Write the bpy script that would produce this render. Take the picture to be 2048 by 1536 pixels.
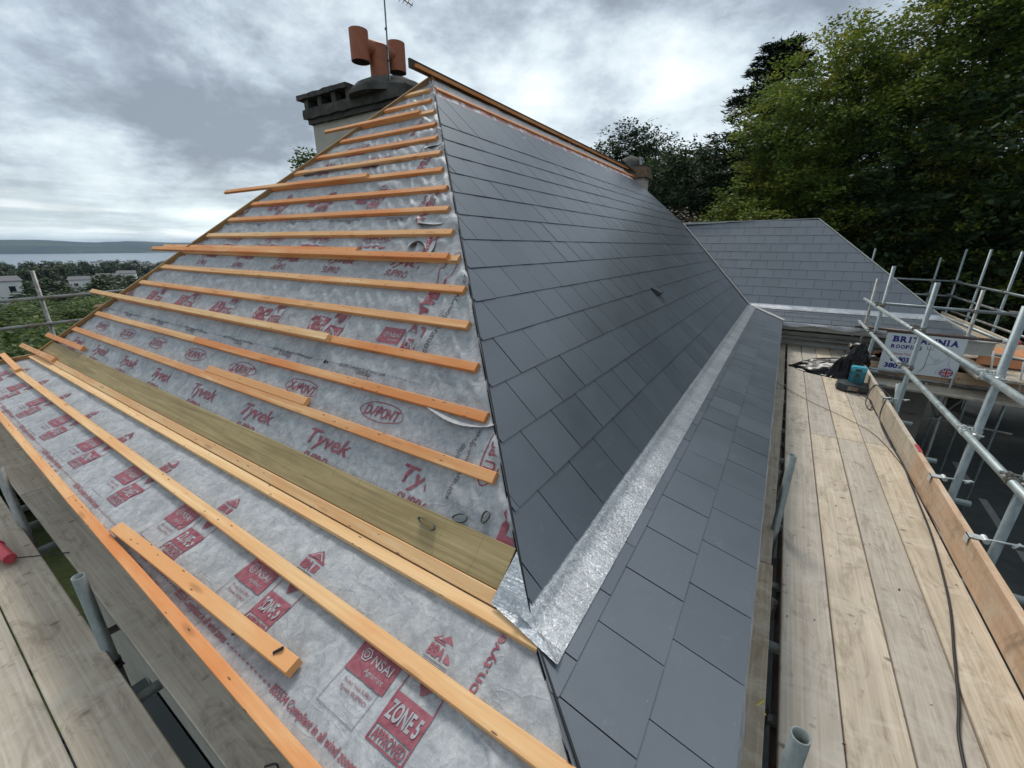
import bpy, math, random
from mathutils import Vector, Matrix, noise
R = random.Random(7)
sin, cos, pi = math.sin, math.cos, math.pi
for o in list(bpy.data.objects): bpy.data.objects.remove(o)
sc = bpy.context.scene
COL = sc.collection

# ------------------------------------------------------------------ camera
f, pitch, yaw, roll = 826.158, 0.325090, 0.565751, 0.0067777
Fh = Vector((-sin(yaw), cos(yaw), 0)); Rr = Vector((cos(yaw), sin(yaw), 0)); Zv = Vector((0, 0, 1))
Fw = Fh*cos(pitch) - Zv*sin(pitch); Up = Fh*sin(pitch) + Zv*cos(pitch)
R2 = Rr*cos(roll) + Up*sin(roll); U2 = Up*cos(roll) - Rr*sin(roll)
cd = bpy.data.cameras.new('camera'); cam = bpy.data.objects.new('camera', cd); COL.objects.link(cam)
cd.sensor_width = 36; cd.lens = f/2048*36; cd.clip_start = .02; cd.clip_end = 12000
cam.matrix_world = Matrix(((R2.x, U2.x, -Fw.x, 0), (R2.y, U2.y, -Fw.y, 0), (R2.z, U2.z, -Fw.z, 0), (0, 0, 0, 1)))
sc.camera = cam
sc.view_settings.view_transform = 'Standard'; sc.view_settings.look = 'None'
sc.view_settings.exposure = 0.62; sc.view_settings.gamma = 1
sc.cycles.use_denoising = True
sc.cycles.max_bounces = 6; sc.cycles.transparent_max_bounces = 6; sc.cycles.volume_bounces = 0

# ------------------------------------------------------------------ node helpers
def nd(nt, t, ins=None, **kw):
    n = nt.nodes.new(t)
    for k, v in kw.items(): setattr(n, k, v)
    for k, v in (ins or {}).items():
        if hasattr(v, 'is_linked'): nt.links.new(v, n.inputs[k])
        else: n.inputs[k].default_value = v
    return n
def ramp(nt, fac, stops):
    n = nt.nodes.new('ShaderNodeValToRGB'); e = n.color_ramp.elements
    while len(e) < len(stops): e.new(.5)
    for i, (p, c) in enumerate(stops):
        e[i].position = p; e[i].color = (c[0], c[1], c[2], 1) if hasattr(c, '__len__') else (c, c, c, 1)
    nt.links.new(fac, n.inputs[0]); return n.outputs[0]
def mix(nt, fac, a, b, mode='MIX'):
    n = nt.nodes.new('ShaderNodeMix'); n.data_type = 'RGBA'; n.blend_type = mode
    for k, v in ((0, fac), (6, a), (7, b)):
        if hasattr(v, 'is_linked'): nt.links.new(v, n.inputs[k])
        else: n.inputs[k].default_value = v if k == 0 else (v[0], v[1], v[2], 1)
    return n.outputs[2]
def math_(nt, op, a, b=0., c=0.):
    n = nt.nodes.new('ShaderNodeMath'); n.operation = op
    for i, v in enumerate((a, b, c)):
        if hasattr(v, 'is_linked'): nt.links.new(v, n.inputs[i])
        else: n.inputs[i].default_value = v
    return n.outputs[0]
def noi(nt, vec, scale, detail=3, rough=.55, dist=0.):
    return nd(nt, 'ShaderNodeTexNoise', {'Vector': vec, 'Scale': scale, 'Detail': detail, 'Roughness': rough, 'Distortion': dist}).outputs[0]
def mapv(nt, vec, sc_=(1, 1, 1), loc=(0, 0, 0), rot=(0, 0, 0)):
    return nd(nt, 'ShaderNodeMapping', {'Vector': vec, 'Scale': sc_, 'Location': loc, 'Rotation': rot}).outputs[0]
def newmat(name):
    m = bpy.data.materials.new(name); m.use_nodes = True; nt = m.node_tree
    b = nt.nodes['Principled BSDF']; return m, nt, b
def setb(nt, b, color=None, rough=None, metal=None, spec=None, bump=None, bstr=.3, bdist=.01):
    for k, v in (('Base Color', color), ('Roughness', rough), ('Metallic', metal), ('Specular IOR Level', spec)):
        if v is None: continue
        if hasattr(v, 'is_linked'): nt.links.new(v, b.inputs[k])
        elif k == 'Base Color': b.inputs[k].default_value = (v[0], v[1], v[2], 1)
        else: b.inputs[k].default_value = v
    if bump is not None:
        n = nd(nt, 'ShaderNodeBump', {'Height': bump, 'Strength': bstr, 'Distance': bdist})
        nt.links.new(n.outputs[0], b.inputs['Normal'])
def objvec(nt, rnd=True):
    tc = nt.nodes.new('ShaderNodeTexCoord').outputs['Object']
    if not rnd: return tc
    oi = nt.nodes.new('ShaderNodeObjectInfo').outputs['Random']
    v = nd(nt, 'ShaderNodeVectorMath', {0: (37., 53., 71.)}, operation='SCALE'); nt.links.new(oi, v.inputs['Scale'])
    a = nd(nt, 'ShaderNodeVectorMath', {0: tc, 1: v.outputs[0]}, operation='ADD')
    return a.outputs[0]

# ------------------------------------------------------------------ world: sky and broken cloud
SUN_EL, SUN_AZ = math.radians(52), math.radians(-38)      # azimuth measured from +Y towards +X
w = bpy.data.worlds.new('World'); sc.world = w; w.use_nodes = True; nt = w.node_tree
bg = nt.nodes['Background']
sky = nd(nt, 'ShaderNodeTexSky', sky_type='NISHITA', sun_disc=False, sun_elevation=SUN_EL, sun_rotation=SUN_AZ % (2*pi), dust_density=2.)
tc = nt.nodes.new('ShaderNodeTexCoord').outputs['Generated']
sx = nd(nt, 'ShaderNodeSeparateXYZ', {0: tc})
zz = math_(nt, 'ADD', math_(nt, 'MAXIMUM', sx.outputs[2], 0.0), .30)
cv = nd(nt, 'ShaderNodeCombineXYZ', {0: math_(nt, 'DIVIDE', sx.outputs[0], zz), 1: math_(nt, 'DIVIDE', sx.outputs[1], zz)}).outputs[0]
cvm = mapv(nt, cv, (1, 1, 1), (3.1, 1.7, 0), (0, 0, .5))
n1 = noi(nt, cvm, .95, 10, .55, .15)
n2 = noi(nt, mapv(nt, cv, (1, 1.2, 1), (9, 2, 4), (0, 0, -.35)), 2.4, 10, .62, .2)
n3 = noi(nt, mapv(nt, tc, (1, 1, 1.6), (2, 5, 1)), 3.2, 10, .62, .1)
cl = math_(nt, 'ADD', math_(nt, 'ADD', math_(nt, 'MULTIPLY', n1, .40), math_(nt, 'MULTIPLY', n2, .26)), math_(nt, 'MULTIPLY', n3, .34))
# brighter cloud towards the hidden sun
sd = (cos(.5)*sin(-.30), cos(.5)*cos(-.30), sin(.45))
dt = nd(nt, 'ShaderNodeVectorMath', {0: tc, 1: Vector(sd).normalized()}, operation='DOT_PRODUCT').outputs['Value']
gl = nd(nt, 'ShaderNodeMapRange', {'Value': dt, 'From Min': .55, 'From Max': 1., 'To Min': -.012, 'To Max': .004}).outputs[0]
cl = math_(nt, 'ADD', cl, gl)
ccol = ramp(nt, cl, [(.425, (1.85, 2.2, 2.6)), (.46, (2.55, 3.0, 3.5)), (.49, (3.5, 4.1, 4.65)), (.525, (4.7, 5.4, 5.8)), (.60, (6.8, 7.4, 7.6))])
hz = nd(nt, 'ShaderNodeMapRange', {'Value': sx.outputs[2], 'From Min': 0., 'From Max': .14, 'To Min': .75, 'To Max': 0.}).outputs[0]
hn = noi(nt, mapv(nt, tc, (2.5, 2.5, 30)), 1.6, 6, .6, .2)
hcol = ramp(nt, hn, [(.38, (4.6, 5.5, 5.9)), (.54, (6.6, 7.6, 7.8)), (.64, (9.2, 9.8, 9.6))])
ccol = mix(nt, hz, ccol, hcol)
fin = mix(nt, .93, sky.outputs[0], ccol)
nt.links.new(fin, bg.inputs[0]); bg.inputs[1].default_value = .1

sl = bpy.data.lights.new('sun', 'SUN'); sl.energy = 1.45; sl.angle = math.radians(16); sl.color = (1, .965, .91)
so = bpy.data.objects.new('sun', sl); COL.objects.link(so)
sdir = Vector((cos(SUN_EL)*sin(SUN_AZ), cos(SUN_EL)*cos(SUN_AZ), sin(SUN_EL)))
so.rotation_euler = sdir.to_track_quat('Z', 'Y').to_euler(); so.location = (20, 20, 30)

# ------------------------------------------------------------------ materials
M = {}
def wood(name, c1, c2, c3, rough=.6, grain=60, knots=True, dark=(.25, .09, .03), dents=False, hue=None):
    m, nt, b = newmat(name); v = objvec(nt)
    g = noi(nt, mapv(nt, v, (1.2, grain, grain)), 1., 5, .6, .6)
    l = noi(nt, mapv(nt, v, (1.6, 7, 7)), 1., 4, .6)
    col = ramp(nt, g, [(.3, c1), (.5, c2), (.7, c3)])
    oi = nt.nodes.new('ShaderNodeObjectInfo').outputs['Random']
    if hue:
        fac = math_(nt, 'MULTIPLY_ADD', math_(nt, 'ADD', l, math_(nt, 'MULTIPLY', oi, .35)), 3.0, -1.5)
        n = nd(nt, 'ShaderNodeClamp', {0: fac}); col = mix(nt, n.outputs[0], col, hue)
    else:
        col = mix(nt, ramp(nt, l, [(.35, 0.), (.65, .45)]), col, tuple(x*.62 for x in c2))
    if knots:
        vo = nd(nt, 'ShaderNodeTexVoronoi', {'Vector': mapv(nt, v, (2.6, 13, 13)), 'Scale': 1.}, feature='F1').outputs['Distance']
        k = ramp(nt, vo, [(.0, 1.), (.08, .8), (.17, 0.)]); col = mix(nt, math_(nt, 'MULTIPLY', k, .5), col, dark)
        vo2 = nd(nt, 'ShaderNodeTexVoronoi', {'Vector': mapv(nt, v, (9, 40, 40)), 'Scale': 1.}).outputs['Distance']
        col = mix(nt, ramp(nt, vo2, [(.0, .8), (.09, .8), (.12, 0.)]), col, (.06, .03, .015))
    if dents:
        dv = nd(nt, 'ShaderNodeTexVoronoi', {'Vector': mapv(nt, v, (13, 8, 5), rot=(0, 0, .15)), 'Scale': 1., 'Randomness': 1.}).outputs['Distance']
        dm = noi(nt, mapv(nt, v, (2, 3, 1)), 1.3, 2)
        dk = math_(nt, 'MULTIPLY', ramp(nt, dv, [(.0, 1.), (.10, .85), (.2, 0.)]), ramp(nt, dm, [(.48, 0.), (.56, 1.)]))
        col = mix(nt, math_(nt, 'MULTIPLY', dk, .8), col, (.09, .065, .04))
        st = noi(nt, mapv(nt, v, (3, 9, 3)), 1., 6, .7, 1.5)
        col = mix(nt, ramp(nt, st, [(.52, 0.), (.68, .6)]), col, (.22, .17, .12))
        lt = noi(nt, mapv(nt, v, (5, 2, 3), (4, 4, 4)), 1.4, 6, .75, 1.)
        col = mix(nt, ramp(nt, lt, [(.5, 0.), (.7, .55)]), col, (.62, .56, .46))
        hv = nd(nt, 'ShaderNodeHueSaturation', {'Color': col, 'Value': math_(nt, 'MULTIPLY_ADD', oi, .3, .85), 'Saturation': math_(nt, 'MULTIPLY_ADD', oi, .4, .75)}); col = hv.outputs[0]
    setb(nt, b, col, rough, spec=.35, bump=g, bstr=.35, bdist=.002)
    M[name] = m; return m
wood('batten_wood', (.64, .31, .12), (.78, .43, .19), (.87, .56, .28), hue=(.70, .25, .075), grain=45)
wood('pale_batten_wood', (.66, .39, .17), (.79, .50, .24), (.88, .62, .34), hue=(.74, .36, .14), grain=45)
wood('scaffold_wood', (.42, .345, .26), (.54, .455, .35), (.64, .56, .45), rough=.8, grain=75, knots=False, dents=True)
wood('worn_scaffold_wood', (.30, .245, .18), (.41, .345, .265), (.52, .45, .355), rough=.85, grain=75, knots=False, dents=True)
wood('toe_wood', (.48, .31, .20), (.58, .40, .27), (.66, .49, .35), rough=.75, grain=26, knots=False, dents=True)
wood('dark_wood', (.045, .04, .03), (.075, .065, .045), (.12, .10, .07), rough=.8, knots=False)
wood('hip_wood', (.26, .15, .06), (.36, .22, .10), (.46, .30, .15), rough=.7, knots=False)
def olive():
    m, nt, b = newmat('treated_board_wood'); v = objvec(nt, False)
    g = noi(nt, mapv(nt, v, (.9, 26, 26)), 1., 5, .6, 1.6)
    col = ramp(nt, g, [(.3, (.25, .18, .08)), (.5, (.36, .27, .13)), (.7, (.47, .37, .19))])
    l = noi(nt, mapv(nt, v, (2.5, 8, 4)), 1., 6, .7); col = mix(nt, ramp(nt, l, [(.45, 0.), (.7, .45)]), col, (.19, .145, .06))
    x = nd(nt, 'ShaderNodeSeparateXYZ', {0: v}).outputs[0]
    ln = math_(nt, 'ABSOLUTE', math_(nt, 'SUBTRACT', math_(nt, 'FRACT', math_(nt, 'ADD', math_(nt, 'MULTIPLY', x, 5.6), math_(nt, 'MULTIPLY', noi(nt, v, 7.), .25))), .5))
    col = mix(nt, math_(nt, 'MULTIPLY', ramp(nt, ln, [(.0, .5), (.008, .4), (.014, 0.)]), ramp(nt, noi(nt, v, 9., 3), [(.45, 0.), (.6, 1.)])), col, (.10, .075, .03))
    setb(nt, b, col, .7, spec=.3, bump=g, bstr=.3, bdist=.002); M['olive'] = m
olive()
def membrane():
    m, nt, b = newmat('grey_membrane'); v = objvec(nt, False)
    a = noi(nt, v, 26., 6, .72, .6); c = noi(nt, v, 5., 4, .6); d = noi(nt, v, 160., 2, .6)
    s = math_(nt, 'ADD', math_(nt, 'MULTIPLY', a, .55), math_(nt, 'ADD', math_(nt, 'MULTIPLY', c, .3), math_(nt, 'MULTIPLY', d, .15)))
    col = ramp(nt, s, [(.36, (.225, .235, .245)), (.47, (.315, .325, .335)), (.57, (.42, .428, .435)), (.68, (.55, .55, .55))])
    fr = noi(nt, mapv(nt, v, (3, 3, 3)), 3., 5, .7, 2.)
    cr = math_(nt, 'ABSOLUTE', math_(nt, 'SUBTRACT', noi(nt, mapv(nt, v, (2.2, 3.4, 3.4), rot=(0, 0, .5)), 1.6, 3, .6, .8), .5)); cr = ramp(nt, cr, [(.0, 1.), (.02, .35), (.06, 0.)])
    fr = math_(nt, 'ADD', fr, math_(nt, 'MULTIPLY', cr, .5))
    setb(nt, b, col, .58, spec=.4, bump=math_(nt, 'ADD', math_(nt, 'MULTIPLY', fr, 1.4), a), bstr=.34, bdist=.006); M['membrane'] = m
    m, nt, b = newmat('red_print'); v = objvec(nt, False); a = noi(nt, v, 40., 5, .7)
    setb(nt, b, ramp(nt, a, [(.35, (.215, .045, .065)), (.65, (.33, .105, .13))]), .5, spec=.4); M['print'] = m
    m, nt, b = newmat('grey_print'); setb(nt, b, (.12, .11, .12), .6); M['greyprint'] = m
    m, nt, b = newmat('pale_membrane_underside'); v = objvec(nt, False)
    setb(nt, b, ramp(nt, noi(nt, v, 14., 5, .7), [(.35, (.5, .5, .5)), (.65, (.72, .71, .70))]), .4, spec=.5, bump=noi(nt, v, 22., 5, .7), bstr=.6, bdist=.006); M['pale'] = m
membrane()
def slate():
    m, nt, b = newmat('grey_slate'); v = objvec(nt, False)
    at = nd(nt, 'ShaderNodeAttribute', attribute_name='rnd').outputs['Fac']
    a = noi(nt, v, 3., 5, .7); d = noi(nt, v, 110., 3, .7)
    s = math_(nt, 'ADD', math_(nt, 'MULTIPLY', at, .30), math_(nt, 'ADD', math_(nt, 'MULTIPLY', a, .5), math_(nt, 'MULTIPLY', d, .2)))
    col = ramp(nt, s, [(.2, (.054, .066, .083)), (.5, (.070, .084, .103)), (.8, (.090, .106, .127))])
    sp = nd(nt, 'ShaderNodeTexVoronoi', {'Vector': v, 'Scale': 30.}).outputs['Distance']
    sm = noi(nt, v, 2.2, 3)
    col = mix(nt, math_(nt, 'MULTIPLY', ramp(nt, sp, [(.0, .8), (.05, .6), (.075, 0.)]), ramp(nt, sm, [(.52, 0.), (.6, 1.)])), col, (.3, .32, .33))
    sc1 = noi(nt, mapv(nt, v, (3, 3, 3)), 2.4, 7, .75, 2.5)
    col = mix(nt, ramp(nt, sc1, [(.60, 0.), (.72, .22)]), col, (.32, .33, .34))
    rg = math_(nt, 'MULTIPLY_ADD', a, .14, .27)
    b.inputs['IOR'].default_value = 1.75
    setb(nt, b, col, rg, spec=.9, bump=math_(nt, 'ADD', d, math_(nt, 'MULTIPLY', noi(nt, v, 12.), .8)), bstr=.16, bdist=.002); M['slate'] = m
    m, nt, b = newmat('dark_slate_gap_shade'); setb(nt, b, (.012, .013, .015), .8); M['slatedark'] = m  # near-black slate tone; also the shade painted beneath the slate joints
slate()
def lead():
    m, nt, b = newmat('milled_lead'); v = objvec(nt, False)
    a = noi(nt, v, 70., 6, .75, 1.); c = noi(nt, mapv(nt, v, (2, 20, 3)), 2., 4, .7, .6); l = noi(nt, v, 2.2, 2)
    col = ramp(nt, a, [(.35, (.34, .36, .38)), (.5, (.52, .54, .56)), (.65, (.82, .84, .86))])
    col = mix(nt, ramp(nt, noi(nt, v, 5., 4, .6), [(.4, 0.), (.65, .6)]), col, (.36, .38, .40))
    h = math_(nt, 'ADD', a, math_(nt, 'MULTIPLY', math_(nt, 'MULTIPLY', c, ramp(nt, l, [(.42, 0.), (.6, 1.)])), 2.5))
    setb(nt, b, col, .34, metal=.75, bump=h, bstr=.8, bdist=.004); M['lead'] = m
lead()
def galv(name, c1, c2, rust=0.):
    m, nt, b = newmat(name); v = objvec(nt)
    a = noi(nt, mapv(nt, v, (14, 14, 5)), 1.6, 5, .7); col = ramp(nt, a, [(.35, c1), (.65, c2)])
    if rust: col = mix(nt, ramp(nt, noi(nt, v, 6., 5, .7), [(.5, 0.), (.62, rust)]), col, (.16, .07, .035))
    setb(nt, b, col, ramp(nt, a, [(.3, .42), (.7, .6)]), metal=.55, bump=a, bstr=.15, bdist=.002); M[name] = m
galv('tube', (.26, .30, .30), (.43, .48, .475)); galv('old_tube', (.20, .20, .19), (.36, .37, .35), .5); galv('post_tube', (.17, .20, .21), (.30, .345, .35)); galv('grey_tube', (.15, .17, .165), (.27, .30, .29)); galv('dark_tube', (.09, .07, .065), (.17, .13, .12), .8)
galv('coupler_metal', (.14, .12, .10), (.34, .32, .29), .7); galv('bright_coupler', (.5, .53, .52), (.75, .77, .75))
def plain(name, c, rough=.5, metal=0., var=.25, scale=8., bstr=.25, bd=.004, spec=.5):
    m, nt, b = newmat(name); v = objvec(nt); a = noi(nt, v, scale, 6, .65, .3)
    setb(nt, b, ramp(nt, a, [(.3, tuple(x*(1-var) for x in c)), (.7, tuple(min(1, x*(1+var)) for x in c))]), rough, metal, spec, a, bstr, bd); M[name] = m
plain('terracotta', (.34, .105, .05), .6, var=.16, scale=9); plain('soot_stone', (.065, .062, .054), .95, var=.5, scale=7, bstr=.6, bd=.02)
plain('render_cream', (.46, .43, .37), .9, var=.12, scale=5, bstr=.5, bd=.006); plain('white_paint', (.62, .62, .60), .55, var=.08)
plain('dirty_white', (.42, .42, .40), .6, var=.25, scale=4); plain('taupe_wall', (.22, .20, .175), .9, var=.15, scale=3)
plain('black_plastic', (.004, .0035, .004), .26, var=.3, bstr=.4, bd=.01, scale=7, spec=.22); plain('black_rubber', (.018, .016, .018), .45, var=.3)
plain('teal_plastic', (.012, .17, .23), .4, var=.12); plain('cyan_plastic', (.06, .36, .45), .4, var=.1); plain('dark_plastic', (.035, .042, .045), .45, var=.2)
plain('sign_white', (.62, .65, .68), .5, var=.05, scale=3); plain('navy', (.018, .018, .20), .5, var=.05); plain('signred', (.45, .03, .035), .5, var=.05)
plain('red_cap', (.50, .055, .075), .5, var=.12); plain('brown_cord', (.12, .065, .04), .8); plain('orange_sheet', (.55, .24, .11), .6, var=.2)
plain('tarmac', (.050, .055, .055), .9, var=.25, scale=3, bstr=.4, bd=.01); plain('pale_line', (.22, .22, .21), .9, var=.2)
plain('grey_felt', (.085, .10, .10), .75, var=.12, scale=1.5); plain('brick_brown', (.17, .115, .075), .9, var=.45, scale=22)
plain('house_white', (.85, .85, .83), .8, var=.05); plain('house_roof', (.13, .13, .14), .8, var=.2); plain('glass_dark', (.02, .025, .03), .15, var=.1)
plain('bark', (.075, .06, .045), .95, var=.4, scale=12, bstr=.7, bd=.02); plain('yellow_plastic', (.6, .5, .08), .5)
plain('pinkfelt', (.42, .24, .24), .6, var=.3, scale=14); plain('strap_green', (.10, .125, .10), .5)
def leafmat(name, cols, tr=.35):
    m, nt, b = newmat(name)
    at = nd(nt, 'ShaderNodeAttribute', attribute_name='rnd').outputs['Fac']
    col = ramp(nt, at, [(i/(len(cols)-1), c) for i, c in enumerate(cols)])
    setb(nt, b, col, .55, spec=.3)
    out = nt.nodes['Material Output']; t = nd(nt, 'ShaderNodeBsdfTranslucent', {'Color': col})
    mx = nd(nt, 'ShaderNodeMixShader', {0: tr}); nt.links.new(b.outputs[0], mx.inputs[1]); nt.links.new(t.outputs[0], mx.inputs[2])
    nt.links.new(mx.outputs[0], out.inputs[0]); M[name] = m
leafmat('beech_leaf', [(.06, .10, .02), (.12, .175, .03), (.23, .27, .045), (.40, .36, .06), (.46, .34, .07)], .42)
leafmat('dark_leaf', [(.026, .050, .020), (.048, .082, .030), (.085, .12, .045)], .3)
leafmat('conifer_leaf', [(.012, .022, .014), (.022, .036, .02), (.035, .055, .028)], .15)
leafmat('hedge_leaf', [(.04, .07, .018), (.08, .13, .028), (.15, .20, .04), (.22, .22, .055)], .4)
leafmat('far_leaf', [(.02, .04, .018), (.04, .07, .024), (.075, .11, .035), (.11, .11, .04)], .15)
leafmat('brown_leaf', [(.028, .02, .014), (.06, .038, .025), (.12, .08, .055)], .2)
def groundm():
    m, nt, b = newmat('rough_ground'); v = objvec(nt, False)
    a = noi(nt, v, .4, 8, .7); c = noi(nt, v, 6., 5, .7)
    setb(nt, b, ramp(nt, math_(nt, 'ADD', math_(nt, 'MULTIPLY', a, .6), math_(nt, 'MULTIPLY', c, .4)), [(.35, (.018, .022, .010)), (.5, (.03, .04, .014)), (.65, (.05, .06, .022))]), .95, spec=.1, bump=c, bstr=.6, bdist=.05); M['ground'] = m
    m, nt, b = newmat('sea_water'); v = objvec(nt, False)
    setb(nt, b, (.10, .14, .16), .22, spec=.5, bump=noi(nt, mapv(nt, v, (.05, .02, 1)), 1., 4), bstr=.25, bdist=1.); M['sea'] = m
    m, nt, b = newmat('hill_land'); v = objvec(nt, False)
    a = noi(nt, mapv(nt, v, (.004, .0025, .02)), 1., 8, .65, .4); c = noi(nt, v, .02, 6, .7)
    setb(nt, b, mix(nt, ramp(nt, c, [(.4, 0.), (.6, .5)]), ramp(nt, a, [(.42, (.02, .035, .022)), (.53, (.04, .06, .03)), (.60, (.10, .13, .06)), (.68, (.16, .17, .09))]), (.02, .03, .022)), .95, spec=.05); M['hill'] = m
groundm()

# ------------------------------------------------------------------ mesh helpers
class MB:
    def __init__(s): s.v = []; s.f = []; s.m = []; s.r = []; s.sm = []
    def add(s, vs, fs, mi=0, r=0., smooth=False):
        o = len(s.v); s.v += [tuple(p) for p in vs]
        for q in fs: s.f.append(tuple(i+o for i in q)); s.m.append(mi); s.r.append(r); s.sm.append(smooth)
    def box(s, lo, hi, mi=0, ch=0.):
        (a, b_, c), (d, e, g) = lo, hi
        if ch <= 0:
            vs = [(a, b_, c), (d, b_, c), (d, e, c), (a, e, c), (a, b_, g), (d, b_, g), (d, e, g), (a, e, g)]
            s.add(vs, [(3, 2, 1, 0), (4, 5, 6, 7), (0, 1, 5, 4), (1, 2, 6, 5), (2, 3, 7, 6), (3, 0, 4, 7)], mi)
        else:
            sec = [(b_+ch, c), (e-ch, c), (e, c+ch), (e, g-ch), (e-ch, g), (b_+ch, g), (b_, g-ch), (b_, c+ch)]
            vs = [(a, y, z) for y, z in sec]+[(d, y, z) for y, z in sec]
            s.add(vs, [tuple(range(7, -1, -1)), tuple(range(8, 16))]+[(i, (i+1) % 8, 8+(i+1) % 8, 8+i) for i in range(8)], mi)
    def ring(s, pts, r, n=12, mi=0, caps=True, smooth=True, rads=None, inner=None):
        """tube along points"""
        k = len(pts); P = [Vector(p) for p in pts]; rows = []
        ref = None; vs = []
        for i in range(k):
            t = (P[min(i+1, k-1)]-P[max(i-1, 0)]).normalized()
            if ref is None: ref = t.orthogonal().normalized()
            else:
                ref = (ref - t*ref.dot(t)); ref = ref.normalized() if ref.length > 1e-6 else t.orthogonal().normalized()
            b_ = t.cross(ref); rr = rads[i] if rads else r
            vs += [P[i]+(ref*cos(2*pi*j/n)+b_*sin(2*pi*j/n))*rr for j in range(n)]
        fs = [(i*n+j, i*n+(j+1) % n, (i+1)*n+(j+1) % n, (i+1)*n+j) for i in range(k-1) for j in range(n)]
        s.add(vs, fs, mi, 0, smooth)
        if caps:
            s.add(vs[:n], [tuple(range(n-1, -1, -1))], mi); s.add(vs[-n:], [tuple(range(n))], mi)
    def build(s, name, mats, parent=None, matrix=None, attr=False):
        me = bpy.data.meshes.new(name); me.from_pydata(s.v, [], s.f)
        if not isinstance(mats, (list, tuple)): mats = [mats]
        for m in mats: me.materials.append(M[m])
        me.polygons.foreach_set('material_index', s.m); me.polygons.foreach_set('use_smooth', s.sm)
        if attr:
            a = me.attributes.new('rnd', 'FLOAT', 'FACE'); a.data.foreach_set('value', s.r)
        me.update()
        o = bpy.data.objects.new(name, me); COL.objects.link(o)
        if parent: o.parent = parent
        if matrix or parent: o.matrix_world = matrix or Matrix.Identity(4)
        return o
def tag(o, label=None, cat=None, group=None, kind=None):
    for k, v in (('label', label), ('category', cat), ('group', group), ('kind', kind)):
        if v: o[k] = v
    return o
def empty(name, loc=(0, 0, 0), **kw):
    o = bpy.data.objects.new(name, None); COL.objects.link(o); o.location = loc; o.matrix_world = Matrix.Translation(loc); tag(o, **kw); return o
def frame(p0, d, up):
    d = Vector(d).normalized(); up = Vector(up); z = (up-d*up.dot(d)).normalized(); y = z.cross(d)
    m = Matrix((d, y, z)).transposed().to_4x4(); m.translation = Vector(p0); return m
def plank(name, p0, p1, w_, t, up, mat, parent=None, ch=.0025, bow=.002, top=True):
    """plank from p0 to p1 (points on the centre of its top face)"""
    p0, p1 = Vector(p0), Vector(p1); L = (p1-p0).length; mb = MB(); n = max(1, int(L/.35)); sec = []
    c = ch; hw = w_/2
    sec = [(-hw+c, -t), (hw-c, -t), (hw, -t+c), (hw, -c), (hw-c, 0), (-hw+c, 0), (-hw, -c), (-hw, -t+c)]
    vs = []; a1, a2 = R.uniform(-1, 1)*bow, R.uniform(-1, 1)*bow
    for i in range(n+1):
        u = i/n; dy = a1*sin(pi*u*1.7)+R.uniform(-1, 1)*bow*.25; dz = a2*sin(pi*u*2.1)*.5
        vs += [(u*L, y+dy, z+dz) for y, z in sec]
    fs = [tuple(range(7, -1, -1)), tuple(n*8+i for i in range(8))]
    for i in range(n):
        fs += [(i*8+j, i*8+(j+1) % 8, (i+1)*8+(j+1) % 8, (i+1)*8+j) for j in range(8)]
    mb.add(vs, fs)
    return mb.build(name, mat, parent, frame(p0, p1-p0, up))
def tube(name, p0, p1, mat='tube', parent=None, r=.0242, n=18):
    p0, p1 = Vector(p0), Vector(p1); L = (p1-p0).length; mb = MB(); ri = r-.004
    c = [(cos(2*pi*j/n), sin(2*pi*j/n)) for j in range(n)]
    vs = [(r*a, r*b, z) for z in (0, L) for a, b in c]+[(ri*a, ri*b, z) for z in (0, L, .12, L-.12) for a, b in c]
    F = lambda i, j: [(i*n+k, i*n+(k+1) % n, j*n+(k+1) % n, j*n+k) for k in range(n)]
    mb.add(vs, F(0, 1), 0, 0, True); o = len(mb.f)
    base = mb.v; mb2 = [F(2, 0), F(1, 3), F(4, 2), F(3, 5)]
    for i, q in enumerate(mb2):
        for g in q: mb.f.append(g); mb.m.append(0); mb.r.append(0); mb.sm.append(i > 1)
    mb.f += [tuple(4*n+k for k in range(n)), tuple(5*n+k for k in range(n-1, -1, -1))]; mb.m += [0, 0]; mb.r += [0, 0]; mb.sm += [False]*2
    d = (p1-p0).normalized(); x = d.orthogonal().normalized(); y = d.cross(x)
    m = Matrix((x, y, d)).transposed().to_4x4(); m.translation = p0
    return mb.build(name, mat, parent, m)
def coupler(p, d1, d2, off, parent, mat='coupler_metal'):
    """swivel clamp: a band round each of two tubes, a bolt and nut"""
    p, d1, d2, off = Vector(p), Vector(d1).normalized(), Vector(d2).normalized(), Vector(off)
    mb = MB()
    for c, d in ((p, d1), (p+off, d2)):
        for q in (-.014, .014): mb.ring([c+d*(q-.011), c+d*(q+.011)], .0305, 14)
        s_ = d.cross(off).normalized()
        mb.ring([c+s_*.024+off.normalized()*.02, c+s_*.05+off.normalized()*.012], .013, 8)
        mb.ring([c+s_*.038-off.normalized()*.03, c+s_*.038+off.normalized()*.055], .0065, 8, smooth=False)
        mb.ring([c+s_*.038+off.normalized()*.04, c+s_*.038+off.normalized()*.053], .012, 6, smooth=False)
    return mb.build('coupler', mat, parent)

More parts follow.
